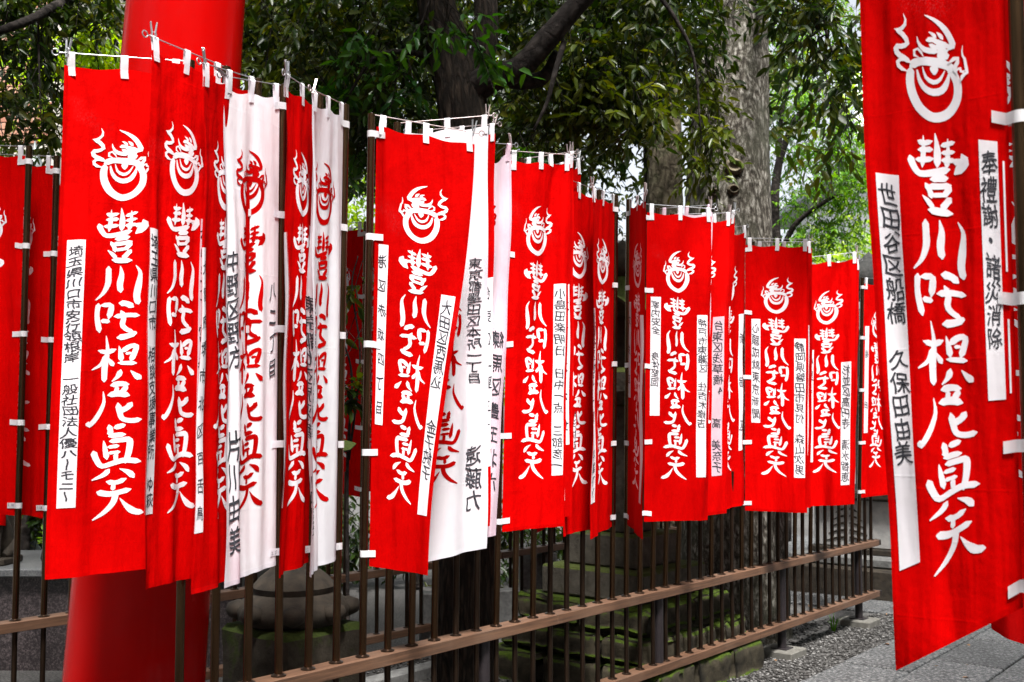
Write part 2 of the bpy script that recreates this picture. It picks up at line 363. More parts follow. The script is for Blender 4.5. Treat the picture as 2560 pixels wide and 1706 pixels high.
# ------------------------------------------------------------------ printed emblem and brush characters (traced strokes: points, width)
STR = {'emblem': [
 ([(1018,457),(1014,553),(1036,641),(1091,728),(1183,779),(1282,745),(1343,654),(1348,553),(1316,482),(1288,445)],60,'b'),
 ([(1063,473),(1083,541),(1124,594),(1183,614),(1242,592),(1274,535),(1288,473)],48,'p'),
 ([(1102,452),(1127,519),(1179,548),(1223,526),(1255,465)],29,'p'),
 ([(1179,433),(1183,467),(1185,499)],58,'t'),
 ([(1009,457),(1061,423),(1122,415),(1196,420),(1270,430),(1321,465)],55,'b'),
 ([(1085,406),(1183,408),(1282,415)],48,'b'),
 ([(1225,412),(1235,359),(1225,305),(1198,265)],62,'b'),
 ([(1107,108),(1183,141),(1245,190),(1288,252),(1316,317)],43,'s'),
 ([(1309,315),(1267,302),(1228,280)],34,'b'),
 ([(1282,322),(1255,342),(1274,369),(1240,396)],24,'b'),
 ([(1138,219),(1165,231),(1191,256)],23,'s'),
 ([(1191,216),(1213,233),(1238,263)],26,'s'),
 ([(1122,278),(1154,268),(1183,273),(1214,295)],34,'b'),
 ([(1144,300),(1179,315),(1214,322)],29,'b'),
 ([(1058,254),(1073,301),(1112,337),(1165,344),(1214,344)],36,'s'),
 ([(1083,396),(1043,379),(1041,347),(1066,334),(1090,356),(1110,391)],18,'b'),
 ([(956,106),(975,154),(962,192),(928,216),(893,211)],26,'s'),
 ([(901,214),(952,241),(992,297),(957,324),(911,329),(920,374),(970,401),(1021,433)],34,'b'),
 ([(997,425),(955,408),(923,430),(940,467),(997,489)],26,'b'),
 ([(1272,420),(1336,374),(1343,406),(1324,445),(1343,482)],29,'b'),
 ([(1375,292),(1373,350),(1392,379),(1402,430),(1412,467),(1383,487),(1370,531)],23,'s'),
 ([(1338,465),(1360,440),(1373,467),(1400,455)],17,'b')],
'豐': [
 ([(1022,1046),(1050,1112),(1098,1160),(1200,1142),(1305,1108)],46,'b'),([(1385,1000),(1410,1050),(1385,1090),(1335,1140)],62,'b'),
 ([(1325,1060),(1400,1048)],44,'b'),([(1196,882),(1214,990),(1216,1110)],46,'s'),([(1114,903),(1118,1000),(1112,1120)],34,'s'),
 ([(1284,908),(1288,1010),(1278,1110)],36,'s'),([(1075,942),(1120,955),(1182,935)],36,'b'),([(1078,1004),(1186,990)],36,'b'),([(1062,1070),(1120,1066),(1196,1050)],36,'b'),
 ([(1236,962),(1336,925)],32,'b'),([(1240,1008),(1338,990)],30,'b'),([(1240,1056),(1345,1046)],34,'b'),
 ([(1168,1192),(1230,1180),(1294,1168)],46,'b'),([(1135,1218),(1170,1270),(1185,1320)],38,'b'),([(1150,1240),(1240,1232),(1318,1214)],42,'b'),
 ([(1315,1222),(1285,1265),(1262,1300)],42,'b'),([(1175,1300),(1285,1282)],30,'b'),([(1118,1304),(1160,1340),(1205,1392)],36,'s'),
 ([(1318,1298),(1285,1340),(1250,1390)],46,'b'),([(1160,1396),(1240,1402),(1334,1404)],50,'b')],
'川': [([(1142,1462),(1150,1560),(1150,1640),(1118,1735),(1062,1805)],50,'t'),([(1240,1456),(1258,1540),(1250,1640),(1264,1722)],54,'s'),([(1368,1456),(1410,1530),(1406,1640),(1396,1760),(1416,1848)],54,'s')],
'咜': [([(1088,1834),(1084,1960),(1116,2122)],42,'b'),([(1100,1858),(1185,1848),(1192,1900),(1178,1990)],46,'b'),([(1116,2004),(1192,2012)],42,'b'),
 ([(1252,1826),(1320,1834),(1378,1874)],54,'b'),([(1220,1962),(1330,1948),(1432,1958)],44,'b'),([(1274,1900),(1304,1964),(1296,2044),(1340,2094),(1392,2118)],42,'b'),([(1256,2172),(1340,2158),(1420,2130)],54,'b'),([(1392,2112),(1408,2150)],40,'b')],
'枳': [([(1115,2294),(1190,2312),(1262,2284)],42,'b'),([(1172,2152),(1192,2300),(1180,2460),(1186,2606)],46,'s'),([(1186,2330),(1150,2430),(1078,2484)],38,'t'),([(1206,2372),(1250,2452)],38,'s'),
 ([(1282,2254),(1300,2330),(1312,2410)],44,'s'),([(1300,2318),(1370,2262),(1424,2262),(1412,2330),(1386,2410)],46,'b'),([(1280,2420),(1360,2424),(1440,2430)],38,'b'),([(1340,2330),(1390,2326)],26,'b'),
 ([(1312,2486),(1294,2550),(1246,2602)],44,'t'),([(1392,2500),(1440,2552),(1484,2590)],50,'s')],
'尼': [([(1236,2642),(1310,2626),(1390,2638)],50,'b'),([(1376,2648),(1330,2720)],46,'b'),([(1220,2736),(1310,2722),(1402,2748)],56,'b'),([(1294,2650),(1284,2730)],34,'b'),
 ([(1184,2696),(1196,2810),(1152,2940),(1096,3022),(1086,2985)],44,'s'),([(1308,2812),(1330,2910),(1356,2972),(1430,2996),(1512,2986)],46,'b'),([(1424,2814),(1386,2868),(1318,2896)],54,'b')],
'眞': [([(1250,3024),(1268,3090),(1262,3130)],46,'b'),([(1290,3058),(1386,3034)],46,'b'),([(1252,3140),(1320,3130),(1394,3128)],44,'b'),([(1218,3178),(1234,3270),(1252,3364)],44,'s'),
 ([(1262,3188),(1360,3180),(1424,3186),(1424,3290),(1398,3414)],50,'b'),([(1248,3244),(1345,3236)],34,'b'),([(1254,3302),(1356,3296)],32,'b'),([(1318,3310),(1322,3380)],38,'b'),
 ([(1138,3270),(1164,3350),(1212,3424),(1300,3402),(1400,3380),(1524,3404)],48,'b'),([(1274,3456),(1232,3510),(1138,3554)],48,'t'),([(1352,3460),(1430,3502),(1474,3560)],50,'s')],
'天': [([(1252,3576),(1330,3594),(1414,3560)],46,'b'),([(1312,3590),(1308,3668)],36,'b'),([(1180,3672),(1290,3700),(1456,3668)],52,'b'),([(1334,3688),(1314,3786),(1246,3876),(1158,3942)],52,'t'),([(1366,3748),(1420,3826),(1480,3884),(1560,3908)],56,'s')]}
BW, BL = .425, 1.79
def xl(Y): return np.interp(Y, [0, 1568, 3126, 4620], [632, 738, 800, 822])
def stroke(pts, wd, kind):
    P = np.array(pts, float); ln = np.linalg.norm(np.diff(P, axis=0), axis=1).sum(); n_ = max(6, int(ln/26))
    c = catmull(P, n_); t = np.linspace(0, 1, n_); d = np.gradient(c, axis=0); d /= np.linalg.norm(d, axis=1)[:, None]
    nn = np.stack([-d[:, 1], d[:, 0]], 1); e = min(.35, wd*.5/ln)
    rd = lambda u: np.sqrt(np.clip(1-(1-np.clip(u/e, 0, 1))**2, .02, 1))
    w_ = rd(t)*rd(1-t)
    if kind == 's': w_ = rd(1-t)*(.12+.88*np.clip(t/.55, 0, 1)**.8)
    if kind == 't': w_ = rd(t)*(.22+.78*np.clip((1-t)/.6, 0, 1)**.8)
    if kind == 'p': w_ = .22+.78*np.sin(np.pi*t)
    w_ = w_*(1+.07*np.sin(t*7+ln))
    a = c+nn*(wd/2*w_)[:, None]; b = c-nn*(wd/2*w_)[:, None]
    pts_ = np.stack([a, c, b], 1).reshape(-1, 2); f = []
    for i in range(n_-1): f += [(3*i, 3*i+1, 3*i+4, 3*i+3), (3*i+1, 3*i+2, 3*i+5, 3*i+4)]
    return pts_, np.array(f)
PRINT = {}
for ch, ss in STR.items():
    vv, ff, ll = [], [], []; b = 0
    for i, (p, wd, k) in enumerate(ss):
        a, f = stroke(p, wd, k)
        xr = (a[:, 0]-xl(a[:, 1]))/1010*BW; v = ((a[:, 1]-108)/3833*.747+.12)*BL
        vv.append(np.stack([xr, v], 1)); ff.append(f+b); ll.append(np.full(len(a), i)); b += len(a)
    PRINT[ch] = (np.vstack(vv), np.vstack(ff), np.concatenate(ll))
GL = {}
def glyph(ch):
    if ch not in GL:
        cu = bpy.data.curves.new('g', 'FONT'); cu.body = ch; cu.size = 1; cu.resolution_u = 3; cu.offset = 0
        o = bpy.data.objects.new('g', cu); COL.objects.link(o)
        me = o.evaluated_get(bpy.context.evaluated_depsgraph_get()).to_mesh(); me.calc_loop_triangles()
        v = np.array([p.co[:2] for p in me.vertices]).reshape(-1, 2); f = [tuple(t.vertices) for t in me.loop_triangles]
        bpy.data.objects.remove(o); bpy.data.curves.remove(cu)
        v = v.tolist(); cache = {}
        for _ in range(2):                                # split long triangles so that writing follows the folds
            nf = []
            def mid(i, j):
                k = (min(i, j), max(i, j))
                if k not in cache: cache[k] = len(v); v.append([(v[i][0]+v[j][0])/2, (v[i][1]+v[j][1])/2])
                return cache[k]
            for (i, j, k) in f:
                L_ = max(math.dist(v[i], v[j]), math.dist(v[j], v[k]), math.dist(v[k], v[i]))
                if L_ > .33:
                    a, b, c = mid(i, j), mid(j, k), mid(k, i); nf += [(i, a, c), (a, j, b), (c, b, k), (a, b, c)]
                else: nf.append((i, j, k))
            f = nf
        GL[ch] = (np.array(v), np.array(f, int))
    return GL[ch]

for ch in '・ゆイケニノハモー一丁七三上世並中久九事二井交京人付住体保修優元全八六内円力北区十南原口台史吉命営四団固地坂埼堅堺塚墨大奈奉子安宝家寺小就尻尾山岡岸島川市平府延彦心息恵成戸所援支文新方日明智木本杉来東林柳栄根森業楽横橋次段水池治泉法洋浅浜消清港灘災点無片玉田由男番病百目相県眞磐社祈神福禮第純総練繁織美羽聞舌般船英草萩藤行西見談諸謝谷豊赤身込通遠部都野金阪除静領願馬高鳥23478.10': glyph(ch)      # PRELOAD: the ink characters on the name strips

class Banner:
    def __init__(s, T, B, E, L=BL, W=BW, **k):
        s.T, s.B, s.E, s.L, s.W = T, B, E, L, W
        d = E-T; s.bl = np.linalg.norm(d[:2]); s.e = d[:2]/s.bl; s.slope = d[2]/s.bl; s.gap = .022
        s.hs = min(1., (s.bl-.012)/(s.W+s.gap)); s.lean = (B-T)[:2]/(T[2]-B[2]); s.drop = k.get('drop', .043)
        r = random.Random(k.get('seed', 1))
        s.amp = k.get('amp', .012)*1.75*(1+.3*(1-s.hs)); s.ph = [r.random() for _ in range(4)]; s.f1 = k.get('f1', 1.0+r.random()*.5); s.tw = math.radians(k.get('tw', 0)); s.sw = k.get('sw', 0)
        s.comp = k.get('comp', .02); s.crease = k.get('crease'); s.sag = k.get('sag', .010); s.hem = k.get('hem', 0); s.plift = k.get('plift', 0); s.bil = k.get('bil', r.uniform(-.02, .02))
    def raw(s, xr, v):
        q = (s.W-xr)/s.W; t = v/s.L; tc = np.clip(t, 0, 1); sm = tc*tc*(3-2*tc); qq = np.clip(q, 0, 1)
        ang = s.tw*sm
        sl = s.gap+(s.W-xr)*s.hs*(1-s.comp*(.3+sm))+s.sw*sm*qq
        en = qq**.6*(.25+.75*np.clip(t*2.5, 0, 1))
        d = s.amp*en*(np.sin(2*np.pi*(s.f1*q+s.ph[0]+.22*t))+.45*np.sin(2*np.pi*(2.3*q+s.ph[1]-.3*t))+.25*np.sin(2*np.pi*(4.1*q+s.ph[2]+.5*t)))
        d += s.bil*qq*np.sin(np.pi*tc)
        d += .004*np.sin(2*np.pi*(3.1*t+s.ph[3]+q))*qq
        if s.crease:
            qc, ks, am, wd = s.crease; d += am*np.exp(-((q-(qc-ks*t))/wd)**2)*np.exp(-(t/.45)**2)
        c, n_ = np.cos(ang), np.sin(ang)
        ex = s.e[0]*c-s.e[1]*n_; ey = s.e[0]*n_+s.e[1]*c
        z = s.T[2]-s.drop-v+s.slope*sl*(1-.35*tc)-s.sag*np.sin(2*np.pi*np.clip((q-.05)/.9, 0, 1))**2*np.exp(-t/.03)+s.hem*sm*qq*qq+s.plift*sm**3*(1-qq)
        dn = s.T[2]-z
        x = s.T[0]+ex*sl-ey*d+s.lean[0]*np.maximum(0, dn); y = s.T[1]+ey*sl+ex*d+s.lean[1]*np.maximum(0, dn)
        return np.stack([x, y, z], -1)
    def pos(s, xr, v, off=0.):
        xr = np.asarray(xr, float); v = np.asarray(v, float); p = s.raw(xr, v)
        h = .004; a = s.raw(xr-h, v)-s.raw(xr+h, v); b = s.raw(xr, v+h)-s.raw(xr, v-h)
        nn = np.cross(a, b); nn /= np.linalg.norm(nn, axis=-1)[..., None]
        return p+nn*np.asarray(off)[..., None] if np.ndim(off) else p+nn*off
    def sheet(s, x0, x1, v0, v1, nx, nv, off, two=False):
        X, Vv = np.meshgrid(np.linspace(x0, x1, nx+1), np.linspace(v0, v1, nv+1)); P = s.pos(X, Vv, off).reshape(-1, 3)
        i = np.arange(nx*nv); r_, c_ = i//nx, i % nx; a = r_*(nx+1)+c_
        Fc = np.stack([a, a+1, a+nx+2, a+nx+1], 1)
        if two:
            P2 = s.pos(X, Vv, -off).reshape(-1, 3); return np.vstack([P, P2]), np.vstack([Fc, Fc[:, ::-1]+len(P)])
        return P, Fc
    def pole(s, z): return s.T+(s.B-s.T)*((s.T[2]-z)/(s.T[2]-s.B[2]))
def text_on(bn, x0, x1, v0, v1, text, off, rnd, scale=.92, mgn=.02):
    out = []; n_ = len(text); pitch = (v1-v0-2*mgn)/n_; w_ = x1-x0
    for i, ch in enumerate(text):
        if ch in ' 　': continue
        g, f = glyph(ch); size_x = w_*scale*rnd.uniform(.88, 1.05); size_y = min(pitch*1.02, w_*1.25)*rnd.uniform(.9, 1.05)
        gx = g[:, 0]-.5; gy = g[:, 1]-.38; a = rnd.uniform(-.13, .13); ph = rnd.random()*6
        gy = gy+.10*gx+a*gx+.035*np.sin(5*gx+ph)+.03*np.sin(9*gy+ph); gx = gx+a*.6*gy+.04*np.sin(6*gy+ph*2)
        xr = (x0+x1)/2+gx*size_x+rnd.uniform(-.05, .05)*w_; v = v0+mgn+(i+.5)*pitch-gy*size_y
        vv, ff = [], []; b = 0
        for sgn in (1, -1):
            for j, (ox, ov) in enumerate(((0, 0), (.022, .014))):      # a heavier brush line
                P = bn.pos(xr+ox*size_x, v+ov*size_y, sgn*(off+j*.00008)); vv.append(P); ff.append(f+b); b += len(P)
        out.append((np.vstack(vv), np.vstack(ff)))
    return out
def strip_mesh(rows, hw, hdir):            # a ribbon through given points
    R = np.array(rows); a = R-hdir*hw; b = R+hdir*hw; P = np.stack([a, b], 1).reshape(-1, 3)
    return P, np.array([(2*i, 2*i+1, 2*i+3, 2*i+2) for i in range(len(R)-1)])
TABM = {'red_cloth': 'tape_white', 'red_cloth_faded': 'tape_white', 'white_cloth': 'tape_white', 'white_cloth_stained': 'white_cloth', 'pink_cloth': 'pink_cloth'}
BANNERS = []
def banner(who, label, T, B, E, matn, strips=(), clip=True, clip_mat='steel', printm=None, date=None, ntop=3, group='banners along the fence', bar_mat='steel', tabs=True, clip_tilt=None, detail=True, **k):
    idx = len(BANNERS); k.setdefault('seed', idx+3); bn = Banner(T, B, E, **k); BANNERS.append(bn); rnd = random.Random(idx*7+1)
    t = thing('banner', bn.raw(np.array(bn.W*.5), np.array(bn.L)), label, 'banner', group)
    P, Fc = bn.sheet(0, bn.W, 0, bn.L, 48, 120, 0); mk('cloth', P, Fc, matn, t, True)
    P, Fc = bn.sheet(0, bn.W, bn.L-.016, bn.L+.0005, 48, 1, .0006, True); mk('hem', P, Fc, matn, t, True)
    P, Fc = bn.sheet(-.0005, .012, 0, bn.L-.016, 1, 120, .0006, True); mk('hem', P, Fc, matn, t, True)
    pm = printm or ('print_red' if 'white' in matn or 'pink' in matn else 'print_white')
    for ch, (g, f, li) in PRINT.items():
        o1 = bn.pos(g[:, 0], g[:, 1], .0008+li*.00005); o2 = bn.pos(g[:, 0], g[:, 1], -.0008-li*.00005)
        mk('emblem' if ch == 'emblem' else 'character', np.vstack([o1, o2]), np.vstack([f, f[:, ::-1]+len(o1)]), pm, t, True)
    for st in strips:
        x0, x1, v0, v1, tx = st[:5]; mt = st[5] if len(st) > 5 else 'print_white'
        x0, x1, v0, v1 = x0*bn.W, x1*bn.W, v0*bn.L, v1*bn.L; par = t
        if mt != 'ink':
            P, Fc = bn.sheet(x0, x1, v0, v1, 8, 90, .0014, True); par = mk('name_strip', P, Fc, mt, t, True)
        if tx:
            for P, Fc in text_on(bn, x0, x1, v0, v1, tx, .0021, rnd): mk('ink_character', P, Fc, 'ink', par)
    # loops over the crossbar and straps round the pole
    e3 = np.array([*bn.e, 0]); n3 = np.array([-bn.e[1], bn.e[0], 0]); bar = lambda s_: T+e3*s_+np.array([0, 0, bn.slope*s_+.004])
    tm = TABM[matn]
    if tabs:
        for q in np.linspace(.07, .95, ntop):
            xr = bn.W*(1-q); s_ = bn.gap+q*bn.W*bn.hs*(1-bn.comp*.3); bp = bar(s_); jit = rnd.uniform(-.004, .004)
            rows = [bn.pos(xr+jit, .034, .0035), bn.pos(xr, .012, .0036), bn.pos(xr, 0, .0040), bp+n3*.005+[0, 0, -.004], bp+n3*.0035+[0, 0, .004], bp-n3*.0035+[0, 0, .004], bp-n3*.005+[0, 0, -.004], bn.pos(xr, 0, -.0040), bn.pos(xr-jit, .034, -.0035)]
            P, Fc = strip_mesh(rows, .0125, e3+np.array([0, 0, bn.slope])); mk('tab', P, Fc, tm, t)
        for j, tv in enumerate((.018, .255, .50, .745, .972)):
            v = tv*bn.L; zc = float(bn.raw(np.array(bn.W), np.array(v))[2]); pc = bn.pole(zc); r_ = .0178; tl = rnd.uniform(-.006, .006)
            rows = [bn.pos(bn.W-.045, v+tl, .0034), bn.pos(bn.W-.004, v, .0036)]
            for a in np.linspace(60, 300, 9):
                ar = math.radians(a); rows.append(pc+e3*math.cos(ar)*r_+n3*math.sin(ar)*r_)
            rows += [bn.pos(bn.W-.004, v, -.0036), bn.pos(bn.W-.045, v+tl, -.0034)]
            if (bn.pos(bn.W*.5, v, .01)-bn.pos(bn.W*.5, v, 0))@n3 < 0: rows = rows[:2]+rows[2:-2][::-1]+rows[-2:]
            P, Fc = strip_mesh(rows, .0135, np.array([0, 0, 1.])); tb = mk('tab', P, Fc, tm, t)
            if j == 4 and date:
                P0 = []; ff = []; b = 0
                sgn = 1 if ((bn.pos(bn.W-.02, v, .01)-bn.pos(bn.W-.02, v, 0))[1] < 0) else -1
                for i, ch in enumerate(date):
                    g, f = glyph(ch); xr = bn.W-.040+i*.0095+g[:, 0]*.016; vv = v+.006-g[:, 1]*.018
                    pp = bn.pos(xr, vv, sgn*.0048); P0.append(pp); ff.append(f+b); b += len(pp)
                mk('writing', np.vstack(P0), np.vstack(ff), 'ink', tb)
    # pole with crossbar (a thing of its own)
    p = thing('banner_pole', B, 'brown metal pole carrying '+who, 'pole', 'poles of the banners')
    smoothing(MB().tube([B, B+(T-B)*.3, T+[0, 0, .006]], .0155, 16).build('shaft', 'bronze', p), 50)
    smoothing(MB().lathe(B, [(.029, 0), (.029, .004), (.022, .007), (.018, .010)], 16).build('flange', 'bronze_dark', p))
    m = MB(); bb = [T+[0, 0, .010]]+[bar(s_) for s_ in np.linspace(.01, bn.bl+.005, 5)]; lc = bar(bn.bl+.005)+e3*.011
    bb += [lc+e3*.011*math.cos(a)+np.array([0, 0, 1])*.011*math.sin(a) for a in np.linspace(math.pi, -math.pi*.9, 14)]
    m.tube(bb, .0022, 6); smoothing(m.build('crossbar', bar_mat, p))
    if clip:
        cp = bar(bn.bl-.02); c_ = thing('clothespin', cp-np.array([0, 0, .012]), 'metal clothespin on the free corner of '+who, 'clothespin', 'clothespins on the banners')
        tilt = clip_tilt if clip_tilt is not None else rnd.uniform(-.25, .25); yaw = rnd.uniform(-.8, .8)
        ax = np.array([e3[0]*math.cos(yaw)-e3[1]*math.sin(yaw), e3[0]*math.sin(yaw)+e3[1]*math.cos(yaw), 0]); ay = np.cross([0, 0, 1], ax)
        up = np.array([0, 0, 1])*math.cos(tilt)+e3*math.sin(tilt)
        for sg in (-1, 1):
            M = np.eye(4); dirv = up*1+ax*sg*.13; dirv /= np.linalg.norm(dirv); xx = np.cross(ay, dirv)
            M[:3, 0] = xx; M[:3, 1] = ay; M[:3, 2] = dirv; M[:3, 3] = cp+ax*sg*.0035
            m = MB(); m.box((-.0018, -.0046, -.016), (.0018, .0046, .05), M, .001); m.box((-.0028, -.0022, .012), (.0028, .0022, .044), M, .0006)
            m.tube([cp+ax*sg*.0035+dirv*.05-ay*.0046, cp+ax*sg*.0035+dirv*.05+ay*.0046], .0024, 8)
            smoothing(m.build('leg', clip_mat, c_), 30)
        m = MB(); sp = cp+up*.008
        m.tube([sp+ax*.009*math.cos(a)+up*.009*math.sin(a)+ay*.006*math.sin(a*.5) for a in np.linspace(0, 2*math.pi, 15)], .0011, 6, False); smoothing(m.build('spring', clip_mat, c_))
    return t
def freeend(T, px, near, L=.45):                     # end of the crossbar: L metres from the pole, seen at px
    d = ray(*px); a = d[0]**2+d[1]**2; b = -2*(d[0]*T[0]+d[1]*T[1]); c = T[0]**2+T[1]**2-L*L; D = b*b-4*a*c
    t = (-b+(-1 if near else 1)*math.sqrt(D))/(2*a) if D > 0 else -b/(2*a)
    return C0+d*t
def front(bx, T, E, near, L=.45):
    B = fpt(along(bx, RZ, FA), RZ, FA); Tp = at(*T, B[1]); return Tp, B, freeend(Tp, E, near, L)
def back(x, E, near, h=3.0, L=.45, dz=0):
    a = along(x, RZ, FB); B = fpt(a, RZ, FB); T = fpt(a, h, FB)+EF*.02; d = ray(E, 1080); y_ = 1080-(h-HC+dz)*F/T[1]
    return T, B, freeend(T, (E, y_), near, L)
# ------------------------------------------------------------------ ground, paving, gravel
struct(mk('ground', [(-90, -40, 0), (90, -40, 0), (90, 160, 0), (-90, 160, 0)], [(0, 1, 2, 3)], 'gravel', origin=(0, 0, 0)))
AEND = along(2185, RZ, FA)
G0 = FA+EF*A0
pv = struct(mk('pavement', [fpt(A0+a, .002, FA, b) for a, b in ((-6, .40), (14, .40), (14, 12), (-6, 12))], [(0, 1, 2, 3)], 'soil'))
slabm = {}
def slabs(a0, a1, b0_, b1, la=.92, lb=.46):
    nb = int((b1-b0_)/lb)
    for j in range(nb):
        off = (j % 2)*la*.5; a = a0-off
        while a < a1:
            lo, hi = max(a, a0), min(a+la, a1)
            if hi-lo > .1:
                c = fpt((lo+hi)/2, 0, FA, b0_+(j+.5)*lb)
                if c[1] > .9 and abs(c[0])/c[1] < .75:
                    key = round(hi-lo, 2)
                    if key not in slabm:
                        m = MB().box((-(hi-lo)/2+.007, -lb/2+.007, -.03), ((hi-lo)/2-.007, lb/2-.007, .022), None, .006); me_o = m.build('slab', 'granite_slab', pv); slabm[key] = me_o.data; 
                        for v in me_o.data.vertices: v.co += Vector(ORG[pv])
                    else:
                        me_o = bpy.data.objects.new('slab', slabm[key]); COL.objects.link(me_o); me_o.parent = pv
                    cc = c-ORG[pv]; me_o.location = (cc[0], cc[1], random.uniform(-.003, .004)); me_o.rotation_euler = (random.uniform(-.004, .004), random.uniform(-.004, .004), FROT)
            a += la
slabs(A0-2.5, AEND+7, .42, 5.5)
slabs(AEND+.25, AEND+6, -4.2, .40)
# gravel inside the enclosure and along the fence foot: uncountable
def stones(name, label, pts, smin, smax, mat, tris=True):
    ico_v = np.array([(0, 0, 1), (.9, 0, .3), (.28, .85, .3), (-.72, .53, .3), (-.72, -.53, .3), (.28, -.85, .3), (0, 0, -.6)]); ico_f = np.array([(0, 1, 2), (0, 2, 3), (0, 3, 4), (0, 4, 5), (0, 5, 1), (6, 2, 1), (6, 3, 2), (6, 4, 3), (6, 5, 4), (6, 1, 5)])
    n_ = len(pts); s = RNG.uniform(smin, smax, (n_, 1, 1))*RNG.uniform(.6, 1.3, (n_, 1, 3)); s[:, :, 2] *= .6
    a = RNG.uniform(0, 6.28, n_); V = ico_v[None]*s*(1+RNG.normal(0, .13, (n_, 7, 3))); c, d = np.cos(a)[:, None], np.sin(a)[:, None]
    V = np.stack([V[:, :, 0]*c-V[:, :, 1]*d, V[:, :, 0]*d+V[:, :, 1]*c, V[:, :, 2]], 2)+np.asarray(pts)[:, None, :]
    Fc = (ico_f[None]+(np.arange(n_)*7)[:, None, None]).reshape(-1, 3)
    o = mk(name, V.reshape(-1, 3), Fc, mat, tint=np.repeat(RNG.random(n_), 7), smooth=False); tag(o, label, 'gravel', kind='stuff'); return o
m, n, l, b = newmat('pebble'); a_ = N(n, 'ShaderNodeAttribute', attribute_name='tint'); r_ = ramp(n, l, a_.outputs['Fac'], [(0, (.012, .011, .010)), (.6, (.05, .047, .044)), (1, (.20, .195, .19))]); l.new(r_.outputs[0], b.inputs['Base Color']); b.inputs['Roughness'].default_value = .85
pp = []
for _ in range(9000):
    a = A0+random.uniform(-1.6, 4.6); bq = random.uniform(-2.2, -.08); p = fpt(a, .004, FA, bq); pp.append(p)
stones('gravel', 'dark pebble gravel inside the fenced enclosure', pp, .008, .02, 'pebble')
pp = [fpt(A0+random.uniform(.5, 5.2), .004, FA, random.uniform(-.1, .44)) for _ in range(5200)]
stones('gravel', 'dark pebble gravel strip between fence and paving slabs', pp, .007, .017, 'pebble')
# low kerb inside the enclosure
for (a0, a1, bb, who) in ((-1.2, 1.9, -1.55, 'nearer'),):
    M = rotz(FROT, fpt(A0+a0, 0, FA, bb)); k_ = MB().box((0, -.06, -.02), (a1-a0, .06, .075), M, .008).build('kerb', 'grey_stone'); struct(k_)
# grass tuft by the last post
g = thing('grass_tuft', onz(2085, 1580, 0), 'small green grass tuft beside the last fence post', 'grass')
m = MB()
for i in range(16):
    a = random.uniform(0, 6.28); L_ = random.uniform(.07, .15); d = np.array([math.cos(a), math.sin(a), 0]); p = ORG[g]+d*random.uniform(0, .02); sd_ = np.array([-d[1], d[0], 0])*.004
    q1 = p+d*L_*.25+np.array([0, 0, L_*.7]); q2 = p+d*L_*.7+np.array([0, 0, L_])
    m.add([p-sd_, p+sd_, q1+sd_, q1-sd_, q2], [(0, 1, 2, 3), (3, 2, 4)])
o = m.build('blades', 'leaf_bright', g); a_ = o.data.attributes.new('tint', 'FLOAT', 'POINT'); a_.data.foreach_set('value', RNG.uniform(0, .6, len(o.data.vertices)).astype(np.float32)); o['kind'] = 'stuff'

# ------------------------------------------------------------------ torii pillar
c0, c1 = at(338, 1706, 4.06), at(467, 0, 4.10); dirv = (c1-c0)/(c1[2]-c0[2]); base = c0-dirv*c0[2]
tp = thing('torii_pillar', base, 'tall glossy red cylindrical shrine gate pillar behind the left banners', 'pillar')
zs = np.linspace(0, 5.2, 27); rad = lambda z: .272-(z-.58)/2.8*.036
smoothing(MB().tube([base+dirv*z for z in zs], [rad(z) for z in zs], 72).build('shaft', 'red_paint', tp), 60)
smoothing(MB().lathe(base, [(.36, 0), (.36, .20), (.33, .25)], 48).build('foot_ring', 'black_lacquer', tp), 40)

# ------------------------------------------------------------------ fences
pole_x = [434, 523, 606, 683, 758, 828, 897, 962, 1023, 1081, 1237, 1287, 1329, 1493, 1531, 1566, 1600, 1632, 1663, 1693, 1780, 1854, 1878, 1990, 2030, 2150]
SNAP = lambda x, O: A0+round((along(x, RZ, O)-A0)/SPC)*SPC
back_x = [27, 100, 165, 700, 815, 886, 965, 1560]
ff = fence('fence', 'brown railing fence with wooden rails and round bars along the path', FA, along(404, RZ, FA), AEND, [SNAP(x, FA) for x in pole_x],
           [along(x, RZ, FA) for x in (640, 1376, 1885)], [along(x, .3, FA) for x in (1213, 1650, 1958, 2150)])
aB = along(-60, RZ, FB)
fence('fence', 'darker railing fence running parallel behind the stone lanterns', FB, aB, AEND+.1, [SNAP(x, FB) for x in back_x], [aB+1.9*i for i in range(1, 6)], [aB+.5+1.55*i for i in range(6)])
# override: poles stand on snapped baluster places
_al = along
def front(bx, T, E, near, L=.45):
    B = fpt(SNAP(bx, FA), RZ, FA); Tp = at(*T, B[1]); return Tp, B, freeend(Tp, E, near, L)
def back(x, E, near, h=3.0, L=.45, dz=0):
    a = SNAP(x, FB); B = fpt(a, RZ, FB); T = fpt(a, h, FB)+EF*.02; y_ = 1080-(h-HC+dz)*F/T[1]
    return T, B, freeend(T, (E, y_), near, L)


